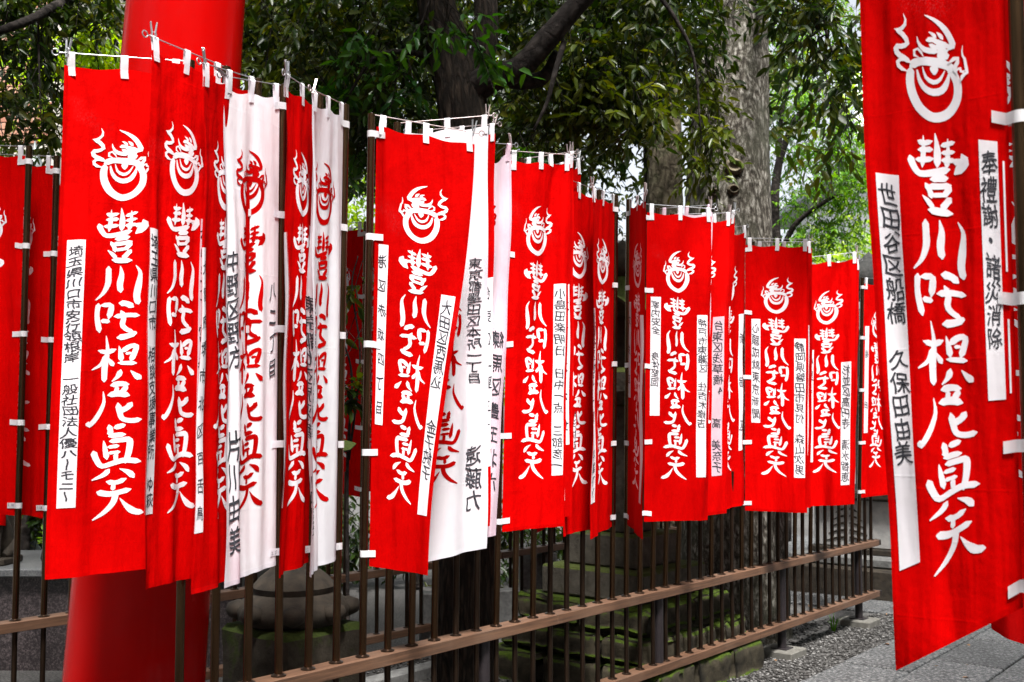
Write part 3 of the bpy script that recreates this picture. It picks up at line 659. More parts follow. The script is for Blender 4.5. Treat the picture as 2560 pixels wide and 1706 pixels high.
# ------------------------------------------------------------------ foliage and trees
def leaf_mesh(b, d, up, L, Wd, rnd):
    n_ = len(b); L = L[:, None]; Wd = Wd[:, None]
    s = np.cross(d, up); s /= np.linalg.norm(s, axis=1)[:, None]+1e-9; nn = np.cross(s, d)
    cv = rnd.uniform(-.02, .22, (n_, 1)); fo = rnd.uniform(.05, .35, (n_, 1))
    P = lambda t, w_, lift: b+d*L*t+s*Wd*w_+nn*(Wd*lift-cv*L*t*t)
    V = np.stack([b, P(.5, 0, 0), P(1., 0, 0), P(.26, .40, fo), P(.66, .38, fo), P(.26, -.40, fo), P(.66, -.38, fo)], 1)
    f = np.array([(0, 3, 1), (3, 4, 1), (4, 2, 1), (0, 1, 5), (5, 1, 6), (6, 1, 2)])
    return V.reshape(-1, 3), (f[None]+(np.arange(n_)*7)[:, None, None]).reshape(-1, 3)
def sprays(org, length, m, leafL, rnd, droop=.5):
    n_ = len(org); D = rnd.normal(0, 1, (n_, 3)); D[:, 2] = D[:, 2]*.5-droop; D /= np.linalg.norm(D, axis=1)[:, None]
    side = np.cross(D, [0, 0, 1.]); side /= np.linalg.norm(side, axis=1)[:, None]+1e-9
    Ls = length*rnd.uniform(.6, 1.25, n_)
    t = (np.arange(m)+.6)/m; sg = np.where(np.arange(m) % 2 == 0, 1, -1)
    b = org[:, None]+D[:, None]*(Ls[:, None]*t)[:, :, None]+np.array([0, 0, -.12])*((Ls[:, None]*t)**2/length)[:, :, None]
    d = D[:, None]*rnd.uniform(.3, .9, (n_, m, 1))+side[:, None]*(sg*1.0)[None, :, None]*rnd.uniform(.5, 1, (n_, m, 1))+rnd.normal(0, .3, (n_, m, 3))+np.array([0, 0, -.45])
    d[:, -1] = D+rnd.normal(0, .2, (n_, 3)); d /= np.linalg.norm(d, axis=2)[:, :, None]
    up = np.array([0, 0, 1.])+rnd.normal(0, .45, (n_, m, 3))
    tint = np.clip(np.repeat(rnd.random((n_, 1)), m, 1)*.6+rnd.random((n_, m))*.5-.05, 0, 1)
    L = leafL*rnd.uniform(.65, 1.2, (n_, m)); W_ = L*rnd.uniform(.34, .46, (n_, m))
    tips = org+D*Ls[:, None]*.95+np.array([0, 0, -.12])*(Ls**2/length)[:, None]
    return b.reshape(-1, 3), d.reshape(-1, 3), up.reshape(-1, 3), L.ravel(), W_.ravel(), tint.ravel(), (org, tips)
def cluster_pts(c, rnd):
    x, y, Y, rx, ry, rz, n_ = c; ctr = at(x, y, Y); u = rnd.normal(0, 1, (n_, 3)); u /= np.linalg.norm(u, axis=1)[:, None]
    return ctr+u*(rnd.random((n_, 1))**.42)*np.array([rx, ry, rz])
def crown(tree, clusters, mat, leafL=.085, m=9, length=.30, droop=.5, name='crown', twigs=True, seed=1, singles=0):
    rnd = np.random.default_rng(seed); org = np.vstack([cluster_pts(c, rnd) for c in clusters])
    b, d, up, L, W_, ti, (o0, o1) = sprays(org, length, m, leafL, rnd, droop)
    keep = np.ones(len(b), bool)
    if singles:                                   # the leaves that show largest become leaves of their own
        vis = (b[:, 2]-HC)/b[:, 1]*F; px = 1280+b[:, 0]/b[:, 1]*F
        okv = (vis < 1060) & (vis > 480) & (px > 20) & (px < 2150); dist = np.where(okv, b[:, 1], 1e9); idx = np.argsort(dist)[:singles]; keep[idx] = False
        shp = []
        for j in range(4):
            one = np.zeros((1, 3)); V, Fc = leaf_mesh(one, np.array([[0, 1., 0]]), np.array([[0, 0, 1.]]), np.array([1.]), np.array([.40]), np.random.default_rng(j+seed))
            o = mk('leaf', V+ORG[tree], Fc, mat, tree, True, tint=np.full(7, .15+.25*j)); shp.append(o)
        for k, i in enumerate(idx):
            o = shp[k] if k < 4 else bpy.data.objects.new('leaf', shp[int(ti[i]*3.99)].data)
            if k >= 4: COL.objects.link(o); o.parent = tree
            y_ = d[i]; x_ = np.cross(y_, up[i]); x_ /= np.linalg.norm(x_); z_ = np.cross(x_, y_); R_ = Matrix((x_, y_, z_)).transposed()
            loc = b[i]-ORG[tree]; o.matrix_local = Matrix.Translation(loc) @ R_.to_4x4() @ Matrix.Diagonal((L[i], L[i], L[i], 1))
    V, Fc = leaf_mesh(b[keep], d[keep], up[keep], L[keep], W_[keep], rnd)
    o = mk(name, V, Fc, mat, tree, True, tint=np.repeat(ti[keep], 7)); o['kind'] = 'stuff'
    if twigs:
        n_ = len(o0); md = (o0+o1)/2+np.array([0, 0, .015]); r = .0028
        tri = np.array([(r, 0, 0), (-r*.5, r*.87, 0), (-r*.5, -r*.87, 0)])
        back_ = o0-(o1-o0)*.5+np.array([0, 0, .05])
        V = np.stack([back_[:, None]+tri*1.3, o0[:, None]+tri, md[:, None]+tri*.8, o1[:, None]+tri*.4], 1).reshape(-1, 3)
        q = np.array([(r_*3+k, r_*3+(k+1) % 3, r_*3+3+(k+1) % 3, r_*3+3+k) for r_ in range(3) for k in range(3)])
        Fc = (q[None]+(np.arange(n_)*12)[:, None, None]).reshape(-1, 4)
        t_ = mk('twigs', V, Fc, 'branch_bark', tree); t_['kind'] = 'stuff'
    return o
def trunk(tree, pts, rads, mat, name='trunk', seg=40, rings=90, ridge=.05, nr=11, seed=0):
    rr = random.Random(seed); ph = [rr.uniform(0, 6.28) for _ in range(6)]
    P = catmull(pts, rings); R_ = np.interp(np.linspace(0, 1, rings), np.linspace(0, 1, len(rads)), rads)
    bf = lambda t, i, p: 1+ridge*(.6*math.sin(nr*t+ph[0]+.9*math.sin(p[2]*3+ph[1]))+.5*math.sin((nr*1.9)*t+ph[2]+1.5*math.sin(p[2]*2.2))+.35*math.sin(3*t+p[2]*1.7+ph[3]))+ridge*.5*math.sin(p[2]*23+5*t+ph[4])*math.sin(7*t+ph[5])
    o = MB().tube(list(P), list(R_), seg, True, bf).build(name, mat, tree); return smoothing(o, 180)
A = lambda x, y, Y: at(x, y, Y)
# dark tree between the fences
b_ = onz(1162, 1804, 0); t1 = thing('tree', A(1162, 1804, 5.5)*[1, 1, 0], 'dark rough-barked tree between the fences, forking above the banners', 'tree')
trunk(t1, [A(1158, 1830, 5.5), A(1166, 1500, 5.5), A(1172, 900, 5.55), A(1160, 320, 5.6), A(1120, 120, 5.65), A(1080, -40, 5.7), A(1040, -300, 5.8)], [.185, .155, .15, .142, .12, .10, .08], 'bark_dark', seg=64, rings=150, ridge=.055, nr=15)
trunk(t1, [A(1150, 235, 5.6), A(1235, 195, 5.55), A(1300, 170, 5.5), A(1370, 95, 5.45), A(1440, 15, 5.4), A(1560, -110, 5.3)], [.095, .075, .066, .064, .056, .045], 'branch_bark', 'limb', 24, 50, .03, 7)
trunk(t1, [A(1255, 205, 5.55), A(1310, 205, 5.6), A(1362, 190, 5.6), A(1390, 130, 5.5)], [.03, .045, .04, .02], 'branch_bark', 'limb', 18, 24, .03, 7)
trunk(t1, [A(1175, 260, 5.65), A(1205, 150, 5.7), A(1216, 50, 5.75), A(1210, -150, 5.9)], [.08, .075, .07, .06], 'bark_dark', 'limb', 28, 40, .06, 9)
trunk(t1, [A(1410, 105, 5.45), A(1385, 190, 5.4), A(1368, 255, 5.4), A(1335, 325, 5.4)], [.018, .015, .012, .007], 'branch_bark', 'branch', 10, 24, .03)
trunk(t1, [A(1640, -20, 5.6), A(1690, 50, 5.6), A(1735, 150, 5.6), A(1752, 330, 5.6)], [.014, .012, .009, .004], 'branch_bark', 'branch', 8, 24, .02)
trunk(t1, [A(1105, 150, 5.65), A(1010, 130, 5.6), A(930, 150, 5.5), A(860, 260, 5.5)], [.022, .016, .012, .006], 'branch_bark', 'branch', 8, 24, .02)
crown(t1, [(860, 40, 6.0, .55, .6, .4, 120), (1000, 110, 6.0, .45, .5, .32, 90), (900, 290, 5.9, .32, .4, .22, 50), (820, 330, 6.3, .3, .4, .25, 42), (1010, 330, 6.2, .25, .3, .2, 26),
           (1290, 40, 6.6, .6, .6, .35, 90), (1390, 310, 6.3, .30, .4, .18, 36), (1470, 210, 6.2, .40, .5, .25, 72), (1560, 90, 6.3, .55, .6, .4, 130), (1560, 280, 6.2, .22, .4, .14, 20),
           (1320, 260, 7.2, .35, .4, .25, 50), (1640, -20, 6.2, .4, .5, .2, 50), (730, 100, 6.8, .5, .6, .45, 110), (680, 30, 6.6, .4, .5, .3, 70), (1120, -30, 6.8, .6, .6, .3, 80), (760, 260, 7.2, .4, .4, .3, 60), (1455, 420, 7.0, .2, .3, .15, 14)],
      'leaf_dark', .092, 8, .28, seed=3, singles=150)
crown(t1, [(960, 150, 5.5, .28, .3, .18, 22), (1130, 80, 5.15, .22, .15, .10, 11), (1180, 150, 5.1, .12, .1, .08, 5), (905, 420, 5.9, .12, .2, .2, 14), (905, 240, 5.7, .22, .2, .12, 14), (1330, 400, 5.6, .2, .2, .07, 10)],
      'leaf_mid', .095, 7, .24, name='lit_tone_foliage', seed=5, singles=110)  # brighter green puts the lit look into these leaves
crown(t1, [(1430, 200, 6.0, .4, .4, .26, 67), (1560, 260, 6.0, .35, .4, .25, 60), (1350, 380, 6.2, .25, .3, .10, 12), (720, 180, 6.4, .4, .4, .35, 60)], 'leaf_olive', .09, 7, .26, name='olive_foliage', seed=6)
# unseen canopy added above the picture to shade the enclosure
SUNT = [fpt(A0+i*.6, 1.9, FA, .1) for i in range(-4, 9)]+[A(200, 95, 7.0), A(270, 150, 7.0), A(130, 165, 7.2), A(60, 200, 7.2), A(2090, 330, 14.2), A(2060, 560, 14.2), A(1980, 260, 14.6), A(960, 110, 13), A(800, 250, 13), A(1290, 230, 13), A(2400, 700, 2.1), A(2350, 200, 2.1), A(2400, 1200, 2.1), A(460, 40, 3.8), A(1880, 300, 8)]
def sunlit(P, rad):                        # gaps cut in the added canopy so the sun reaches these targets
    s_ = np.array(sd); keep = np.ones(len(P), bool)
    for T_ in SUNT:
        v = P-np.array(T_); t = v@s_; dist = np.linalg.norm(v-t[:, None]*s_, axis=1); keep &= ~((dist < rad) & (t > .6))
    return P[keep]
rnd = np.random.default_rng(8)
def roof_leaves(tree, n_, b_lo, b_hi, z_lo, z_hi, a_lo, a_hi, L_, rad, seed):
    rnd = np.random.default_rng(seed); CAN = np.array([fpt(A0+rnd.uniform(a_lo, a_hi), rnd.uniform(z_lo, z_hi), FA, rnd.uniform(b_lo, b_hi)) for _ in range(n_)]); CAN = sunlit(CAN, rad)
    b, d, up, L, W_, ti, _x = sprays(CAN, L_*3, 8, L_, rnd, .3); V, Fc = leaf_mesh(b, d, up, L, W_, rnd)
    o = mk('shade_canopy', V, Fc, 'leaf_dark', tree, True, tint=np.repeat(ti, 7)); o['kind'] = 'stuff'
roof_leaves(t1, 1900, -6.0, -.2, 4.7, 5.9, -5, 7.5, .17, .75, 8)
# pale tree
t2 = thing('tree', A(1826, 1578, 8.0)*[1, 1, 0], 'thick pale lichened tree trunk with knots, behind the right-hand banners', 'tree')
trunk(t2, [A(1828, 1600, 8), A(1826, 1100, 8), A(1818, 560, 8.05), A(1826, 280, 8.1), A(1842, 0, 8.15), A(1850, -400, 8.2), A(1850, -1000, 8.3)], [.47, .40, .35, .31, .25, .22, .16], 'bark_pale', seg=72, rings=180, ridge=.025, nr=5)
for (x, y, r) in ((1835, 417, .07), (1833, 475, .045), (1785, 482, .035), (1765, 405, .03)):
    p = A(x, y, 7.72); m = MB(); pr = []
    m.lathe((0, 0, 0), [(r*1.25, -.05), (r*1.1, .02), (r*.75, .035), (r*.5, .012), (r*.1, .0)], 18); vv = np.array(m.v); vv = np.stack([vv[:, 0], -vv[:, 2], vv[:, 1]*.8], 1)+p
    smoothing(mk('knot', vv, m.f, 'bark_brown', t2), 60)
crown(t2, [(1755, 230, 6.7, .14, .2, .24, 30), (1768, 330, 6.5, .12, .15, .16, 20), (1765, 400, 6.4, .08, .1, .08, 9), (1735, 440, 6.4, .05, .06, .05, 3)], 'leaf_olive', .085, 8, .22, droop=.9, seed=12, singles=150)
crown(t2, [(1700, 40, 6.9, .3, .4, .2, 36), (1740, 130, 6.9, .12, .3, .2, 16), (1960, -20, 6.6, .35, .3, .12, 30), (2060, 70, 6.3, .2, .25, .22, 26), (2080, 200, 6.3, .18, .2, .16, 13), (2110, 320, 6.3, .1, .1, .05, 4), (1980, 20, 6.4, .25, .3, .12, 24)], 'leaf_dark', .095, 8, .26, name='dark_foliage', seed=13, singles=40)
trunk(t2, [A(1890, -60, 8.1), A(1960, -20, 7.2), A(2040, 20, 6.6), A(2080, 130, 6.3)], [.05, .03, .016, .006], 'branch_bark', 'branch', 10, 24, .02)
roof_leaves(t2, 2600, -.2, 9, 5.6, 8.0, -9, 9, .28, .85, 9)  # unseen canopy added over the path to cut the sky light
# brown trunk beyond
t3 = thing('tree', A(1662, 1443, 11)*[1, 1, 0], 'brown mossy trunk standing just left of the pale one', 'tree')
trunk(t3, [A(1664, 1460, 11), A(1662, 700, 11), A(1660, 300, 11), A(1640, -100, 11.2), A(1600, -500, 11.4)], [.24, .20, .185, .16, .12], 'bark_brown', seg=36, rings=90, ridge=.04)
trunk(t3, [A(1626, 1460, 11.2), A(1624, 700, 11.2), A(1622, 300, 11.2), A(1590, -100, 11.4)], [.09, .075, .07, .05], 'bark_dark', 'limb', 20, 60, .04)
crown(t3, [(1500, 330, 11, .5, .5, .25, 16), (1540, 470, 11.5, .4, .5, .2, 8), (1430, 360, 11.5, .4, .5, .25, 16), (1520, 40, 11.5, 1.1, .8, .7, 200), (1320, 100, 12, 1.1, .8, .8, 190), (1560, 560, 12, .3, .3, .2, 8), (1480, 520, 12, .35, .3, .2, 12)], 'leaf_dark', .10, 8, .34, seed=15)
# tree behind the pillar
t4 = thing('tree', A(430, 1580, 8.0)*[1, 1, 0], 'leafy tree behind the red pillar, leaves tinted as if lit at upper left', 'tree')
trunk(t4, [A(430, 1600, 8), A(432, 900, 8), A(425, 200, 8), A(400, -300, 8.1)], [.22, .18, .16, .12], 'bark_dark', seg=30, rings=60)
trunk(t4, [A(420, 60, 7.9), A(260, -40, 7), A(150, 10, 6.3), A(70, 52, 5.9), A(-40, 90, 5.6)], [.06, .045, .03, .026, .022], 'branch_bark', 'limb', 14, 40, .03)
trunk(t4, [A(95, 30, 6.1), A(98, 180, 6.0), A(104, 330, 6.0)], [.008, .006, .003], 'branch_bark', 'branch', 6, 20, .02)
crown(t4, [(60, 40, 6.3, .5, .5, .3, 90), (40, 150, 6.2, .3, .4, .2, 34), (50, 250, 6.0, .3, .3, .14, 30), (110, 310, 6.0, .14, .2, .08, 14), (270, 30, 6.6, .2, .3, .16, 22), (250, 240, 6.6, .2, .3, .12, 20), (150, 230, 6.6, .2, .3, .1, 14), (30, 370, 7.5, .3, .3, .12, 18), (270, 330, 7.5, .3, .3, .3, 30), (150, -40, 6.4, .5, .5, .2, 70)], 'leaf_dark', .088, 8, .26, seed=20, singles=60)
crown(t4, [(200, 95, 7.0, .26, .3, .14, 30), (150, 160, 7.2, .22, .3, .13, 20), (270, 150, 7.0, .16, .3, .16, 20), (90, 225, 7.2, .2, .3, .10, 12), (40, 110, 7.6, .25, .3, .16, 12), (250, 40, 7.4, .2, .2, .12, 12)], 'leaf_lit_lime', .10, 8, .28, name='lit_tone_foliage', seed=21)  # backlit look painted into the leaf colour
# small-leaved tree at right
t5 = thing('tree', A(1960, 1350, 14.5)*[1, 1, 0], 'bright green small-leaved tree behind the far end of the banner row', 'tree')
trunk(t5, [A(1962, 1360, 14.5), A(1958, 800, 14.5), A(1938, 560, 14.5), A(1945, 420, 14.5), A(1990, 300, 14.4), A(2070, 200, 14.3)], [.10, .085, .07, .06, .045, .02], 'branch_bark', seg=14, rings=50, ridge=.03)
trunk(t5, [A(1950, 640, 14.5), A(1990, 560, 14.3), A(2070, 500, 14), A(2130, 470, 13.9)], [.05, .04, .03, .015], 'branch_bark', 'branch', 10, 30, .03)
trunk(t5, [A(1945, 420, 14.5), A(1960, 250, 14.5), A(2010, 80, 14.6)], [.04, .03, .015], 'branch_bark', 'branch', 10, 30, .03)
crown(t5, [(1960, 130, 15, .6, .6, .6, 148), (1990, 260, 14.6, .5, .6, .4, 123), (2090, 370, 14.2, .55, .6, .35, 135), (2000, 390, 14.8, .45, .5, .3, 74), (2110, 470, 14.0, .55, .6, .35, 148), (1980, 520, 14.6, .45, .5, .35, 74), (2090, 580, 14.2, .55, .6, .28, 111), (1965, 620, 14.6, .4, .5, .2, 49), (2150, 330, 15, .4, .5, .4, 49), (2060, 30, 15.5, .7, .6, .4, 86)], 'leaf_bright', .085, 9, .30, seed=25)
crown(t5, [(2060, 220, 16.5, 1.0, .6, .6, 130), (2120, 600, 17, .9, .6, .5, 110), (2000, 680, 17, 1.2, .6, .5, 80)], 'leaf_lit_lime', .11, 8, .34, name='lit_tone_foliage', twigs=False, seed=26)  # sunlit tone comes from the leaf colour
# trees farther behind, filling the upper left and centre
t6 = thing('tree', A(820, 1440, 11.5)*[1, 1, 0], 'dense dark evergreen tree in the background behind the white banners', 'tree')
trunk(t6, [A(826, 1450, 11.5), A(800, 560, 11.4), A(790, 100, 11.5), A(780, -300, 11.6)], [.2, .17, .15, .1], 'bark_brown', seg=24, rings=50)
crown(t6, [(700, 40, 10.5, .9, .6, .6, 184), (860, 160, 11, .9, .6, .6, 160), (690, 260, 10.5, .6, .6, .5, 96), (1010, 10, 11, .8, .6, .5, 120), (1030, 230, 11.5, .8, .6, .5, 96), (880, 400, 11.5, .7, .5, .5, 72), (1300, 330, 11, .7, .6, .4, 72), (640, 420, 11.5, .6, .5, .6, 72), (900, 700, 11.5, .7, .5, .8, 72)], 'leaf_dark', .105, 8, .36, seed=30)
crown(t6, [(960, 110, 13, .5, .4, .35, 60), (800, 250, 13, .8, .4, .5, 60), (900, 450, 12.8, .5, .4, .5, 75), (930, 560, 12.8, .4, .4, .4, 45), (1290, 230, 13, .6, .4, .5, 54), (1330, 420, 13, .5, .4, .3, 30), (640, 100, 13, .5, .4, .4, 39)], 'leaf_lit_lime', .11, 8, .34, name='lit_tone_foliage', twigs=False, seed=31)  # sunlit far leaves, their light put into the colour
# shrub growing between the rows
ts = thing('shrub', A(868, 1775, 5.7)*[1, 1, 0], 'small glossy-leaved shrub seen through the first gap between poles', 'shrub')
trunk(ts, [A(872, 1790, 5.7), A(868, 1200, 5.7), A(880, 950, 5.6), A(850, 830, 5.5)], [.012, .010, .007, .004], 'branch_bark', 'stem', 8, 24, .02)
trunk(ts, [A(872, 1150, 5.7), A(900, 900, 5.6), A(880, 720, 5.6), A(895, 640, 5.6)], [.008, .006, .005, .003], 'branch_bark', 'stem', 8, 24, .02)
crown(ts, [(880, 985, 5.55, .10, .12, .09, 10), (868, 850, 5.5, .08, .1, .1, 4), (880, 715, 5.55, .10, .1, .10, 5), (690, 770, 5.6, .05, .1, .25, 6), (850, 1010, 5.5, .07, .1, .06, 5)], 'leaf_dark', .095, 7, .2, seed=35, name='foliage')
ts2 = thing('shrub', A(1556, 1500, 9.6)*[1, 1, 0], 'leafy shrub showing in the second gap between brown poles', 'shrub')
trunk(ts2, [A(1556, 1500, 9.6), A(1550, 900, 9.6), A(1556, 640, 9.5)], [.012, .01, .005], 'branch_bark', 'stem', 8, 20, .02)
crown(ts2, [(1545, 640, 9.4, .08, .1, .12, 5), (1555, 830, 9.4, .08, .1, .15, 4)], 'leaf_bright', .12, 7, .25, seed=36, name='foliage')
# far wood
ft = bpy.data.objects.new('x', None)
rnd = np.random.default_rng(40); org = np.stack([rnd.uniform(-32, 34, 2600), rnd.uniform(36, 42, 2600), rnd.uniform(0, 7.5, 2600)*1.0], 1)
b, d, up, L, W_, ti, _ = sprays(org, 1.2, 6, .5, rnd, .3); V, Fc = leaf_mesh(b, d, up, L, W_, rnd)
tag(mk('far_wood', V, Fc, 'leaf_bright', smooth=True, tint=np.repeat(ti*.5, 7)), 'mass of far green trees behind everything', 'trees', kind='stuff')

# ------------------------------------------------------------------ stonework
def rot_box(c, sx, sy, z0, z1, bev=.01, ang=None):
    return MB().box((-sx/2, -sy/2, z0), (sx/2, sy/2, z1), rotz(FROT if ang is None else ang, (c[0], c[1], 0)), bev)
def rough(o, amt, sub=3, seed=0):
    import bmesh
    bm = bmesh.new(); bm.from_mesh(o.data); bmesh.ops.subdivide_edges(bm, edges=bm.edges[:], cuts=sub, use_grid_fill=True)
    from mathutils import noise as mn
    for v in bm.verts:
        p = v.co*7+Vector((seed*3.1, 0, 0)); v.co += mn.noise_vector(p)*amt+mn.noise_vector(p*3)*amt*.4
    bm.to_mesh(o.data); bm.free(); return o
def hexroof(c, r, z0, h, seg=6, curl=.05, ang=0):
    m = MB(); prof = [(1.0, 0), (1.02, .05), (.98, .10), (.72, .28), (.48, .52), (.28, .80), (.16, 1.0)]; vs = []
    for rr, zz in prof:
        for k in range(seg*4):
            t = 2*math.pi*k/(seg*4)+ang; u = (k % 4)/4.0; flat = math.cos(math.pi/seg)/math.cos((u-.5)*2*math.pi/seg); up_ = curl*(abs(u-.5)*2)**3*rr**3
            vs.append((c[0]+r*rr*flat*math.cos(t), c[1]+r*rr*flat*math.sin(t), z0+h*zz+up_))
    n_ = seg*4; f = [(i*n_+k, i*n_+(k+1) % n_, (i+1)*n_+(k+1) % n_, (i+1)*n_+k) for i in range(len(prof)-1) for k in range(n_)]+[tuple(range(n_))[::-1], tuple(range((len(prof)-1)*n_, len(prof)*n_))]
    return m.add(vs, f)
# mossy lantern between the fences
c = A(735, 1500, 4.85)
la = thing('stone_lantern', (c[0], c[1], 0), 'mossy old stone lantern between the fences at left, block base below lotus ring', 'lantern')
rough(rot_box(c, .50, .50, 0, .685, .03).build('base_block', 'mossy_stone', la), .012, 5)
m = MB(); m.lathe((c[0], c[1], .685), [(.22, 0), (.262, .03), (.270, .07), (.245, .11), (.20, .135), (.185, .15)], 40); o = smoothing(m.build('lotus_ring', 'dark_stone', la), 60)
for k in range(8):
    t = 2*math.pi*k/8+.2; p = (c[0]+.258*math.cos(t), c[1]+.258*math.sin(t), .755); m = MB().lathe(p, [(.010, -.05), (.05, -.03), (.062, 0), (.05, .03), (.01, .045)], 12); smoothing(m.build('petal', 'dark_stone', o), 60)
smoothing(MB().lathe((c[0], c[1], .83), [(.19, 0), (.20, .03), (.16, .075), (.115, .11), (.10, .14), (.095, .36), (.11, .37)], 32).build('post', 'dark_stone', la), 50)
rough(MB().lathe((c[0], c[1], 1.195), [(.10, 0), (.205, .045), (.215, .10), (.20, .115)], 6).build('platform', 'dark_stone', la), .004, 2)
MB().lathe((c[0], c[1], 1.31), [(.125, 0), (.125, .19)], 6).build('fire_box', 'dark_stone', la)
smoothing(hexroof(c, .29, 1.50, .20, 6, .03, .3).build('cap', 'mossy_stone', la), 50)
smoothing(MB().lathe((c[0], c[1], 1.69), [(.05, 0), (.07, .03), (.075, .07), (.04, .12), (.005, .16)], 20).build('jewel', 'mossy_stone', la), 60)
# inscribed lantern on a rock base
c = A(1560, 1400, 6.75)
lb = thing('stone_lantern', (c[0], c[1], 0), 'stone lantern on a moss-covered rock base, pillar carved with a dark character', 'lantern')
rr = random.Random(5); idx = 0
for (z0, z1, half, nst) in ((-.04, .20, .68, 3), (.20, .36, .60, 3), (.36, .53, .52, 2)):
    for sd_ in range(4):
        for i in range(nst):
            u0 = -half+2*half*i/nst; u1 = -half+2*half*(i+1)/nst; M = rotz(FROT+sd_*math.pi/2, (c[0], c[1], 0)); dp = .30
            o = MB().box((u0+.008+rr.uniform(0, .02), -half+rr.uniform(-.03, .02), z0+.004), (u1-.008, -half+dp, z1-.004+rr.uniform(-.02, .008)), M, .025).build('rock', 'mossy_rock', lb); rough(smoothing(o, 180), .022, 3, idx); idx += 1
rough(rot_box(c, 1.0, 1.0, .30, .525, .02).build('fill', 'mossy_rock', lb), .006, 3)
rough(rot_box(c, .80, .80, .53, .72, .015).build('slab', 'lichen_stone', lb), .004, 4)
rough(rot_box(c, .54, .54, .72, .935, .015).build('plinth', 'lichen_stone', lb), .004, 4)
ps = rough(rot_box(c, .33, .33, .935, 1.78, .012).build('pillar', 'lichen_stone', lb), .003, 4)
g, f = glyph('奉'); sx = .155
pw = c+NF*(.165+.0075); P = np.array([pw+EF*((x-.5)*.20)+np.array([0, 0, 1])*(1.29-c[2]+(y-.38)*.22) for x, y in g]); mk('writing', P, f, 'ink', ps)
rough(MB().lathe((c[0], c[1], 1.78), [(.20, 0), (.40, .08), (.42, .20), (.30, .24)], 6).build('platform', 'lichen_stone', lb), .004, 2)
MB().lathe((c[0], c[1], 2.02), [(.22, 0), (.22, .34)], 6).build('fire_box', 'dark_stone', lb)
smoothing(hexroof(c, .50, 2.36, .30, 6, .09, .3).build('cap', 'mossy_stone', lb), 50)
smoothing(MB().lathe((c[0], c[1], 2.65), [(.09, 0), (.12, .05), (.12, .12), (.07, .20), (.005, .26)], 20).build('jewel', 'dark_stone', lb), 60)
# carved pedestal lantern at the far end
c = A(2215, 1400, 10.3)
lc_ = thing('stone_lantern', (c[0], c[1], 0), 'large pale stone lantern with pine carving on its pedestal beyond the fence end', 'lantern')
rot_box(c, 1.9, 1.5, 0, .30, .02).build('base', 'dark_stone', lc_); rot_box(c, 1.7, 1.35, .30, .40, .02).build('step', 'grey_stone', lc_)
rot_box(c, 1.35, 1.1, .40, .46, .01).build('step', 'dark_stone', lc_)
pd = rot_box(c, 1.25, 1.0, .46, .93, .012).build('pedestal', 'pale_stone', lc_); rot_box(c, 1.45, 1.15, .93, 1.02, .02).build('cornice', 'dark_stone', lc_)
for face, hw, dd in ((1, .5, .50), (2, .4, .625)):
    e_, n_ = (EF, NF) if face == 1 else (NF, -EF)
    for k in range(5):
        for sg in (-1, 1):
            z = .56+k*.07; p = np.array([c[0], c[1], 0])+n_*(dd+.003)+e_*(-.15+.02*sg)+np.array([0, 0, z]); q = p+e_*sg*(.20-k*.025)+np.array([0, 0, -.045])
            MB().tube([p, (p+q)/2+np.array([0, 0, .008]), q], [.012, .010, .004], 6).build('carving', 'dark_stone', pd)
rot_box(c, .45, .45, 1.02, 1.9, .02).build('post', 'grey_stone', lc_)
MB().lathe((c[0], c[1], 1.9), [(.30, 0), (.55, .12), (.55, .22), (.4, .26)], 6).build('platform', 'grey_stone', lc_)
MB().lathe((c[0], c[1], 2.16), [(.30, 0), (.30, .42)], 6).build('fire_box', 'grey_stone', lc_)
smoothing(hexroof(c, .74, 2.58, .42, 6, .12, .3).build('cap', 'grey_stone', lc_), 50)
smoothing(MB().lathe((c[0]-.13, c[1], 2.97), [(.15, 0), (.17, .06), (.13, .09), (.20, .16), (.215, .26), (.17, .36), (.06, .45), (.005, .50)], 28).build('jewel', 'grey_stone', lc_), 60)
# small carved marker stones
for (x, y, Y, w_, h, lab) in ((1078, 1560, 7.15, .17, .46, 'small grey carved marker stone left of the dark trunk'), (1268, 1560, 7.3, .17, .46, 'small grey marker stone right of the dark trunk'), (1345, 1500, 8.2, .3, .62, 'rough upright pale stone behind the mossy rocks')):
    c = A(x, y, Y); o = rot_box(c, w_, .12, -.01, h, .012, .15).build('marker_stone', 'grey_stone'); rough(o, .004, 3, x); tag(o, lab, 'stone')
# long granite plinth behind the back fence at left
p0, p1 = A(-260, 1500, 6.7), A(600, 1500, 6.7); zt = 1.6-(1440-1080)*6.7/F
gp = thing('granite_plinth', ((p0[0]+p1[0])/2, 7.2, 0), 'polished speckled granite plinth behind the back fence at lower left', 'plinth')
nb = 3
for i in range(nb):
    xa, xb = p0[0]+(p1[0]-p0[0])*i/nb, p0[0]+(p1[0]-p0[0])*(i+1)/nb
    MB().box((xa+.002, 6.75, -.02), (xb-.002, 7.7, zt-.004), None, .004).build('panel', 'granite_dark', gp)
MB().box((p0[0]-.03, 6.68, zt), (p1[0]+.03, 7.75, zt+.055), None, .008).build('coping', 'granite_top', gp)
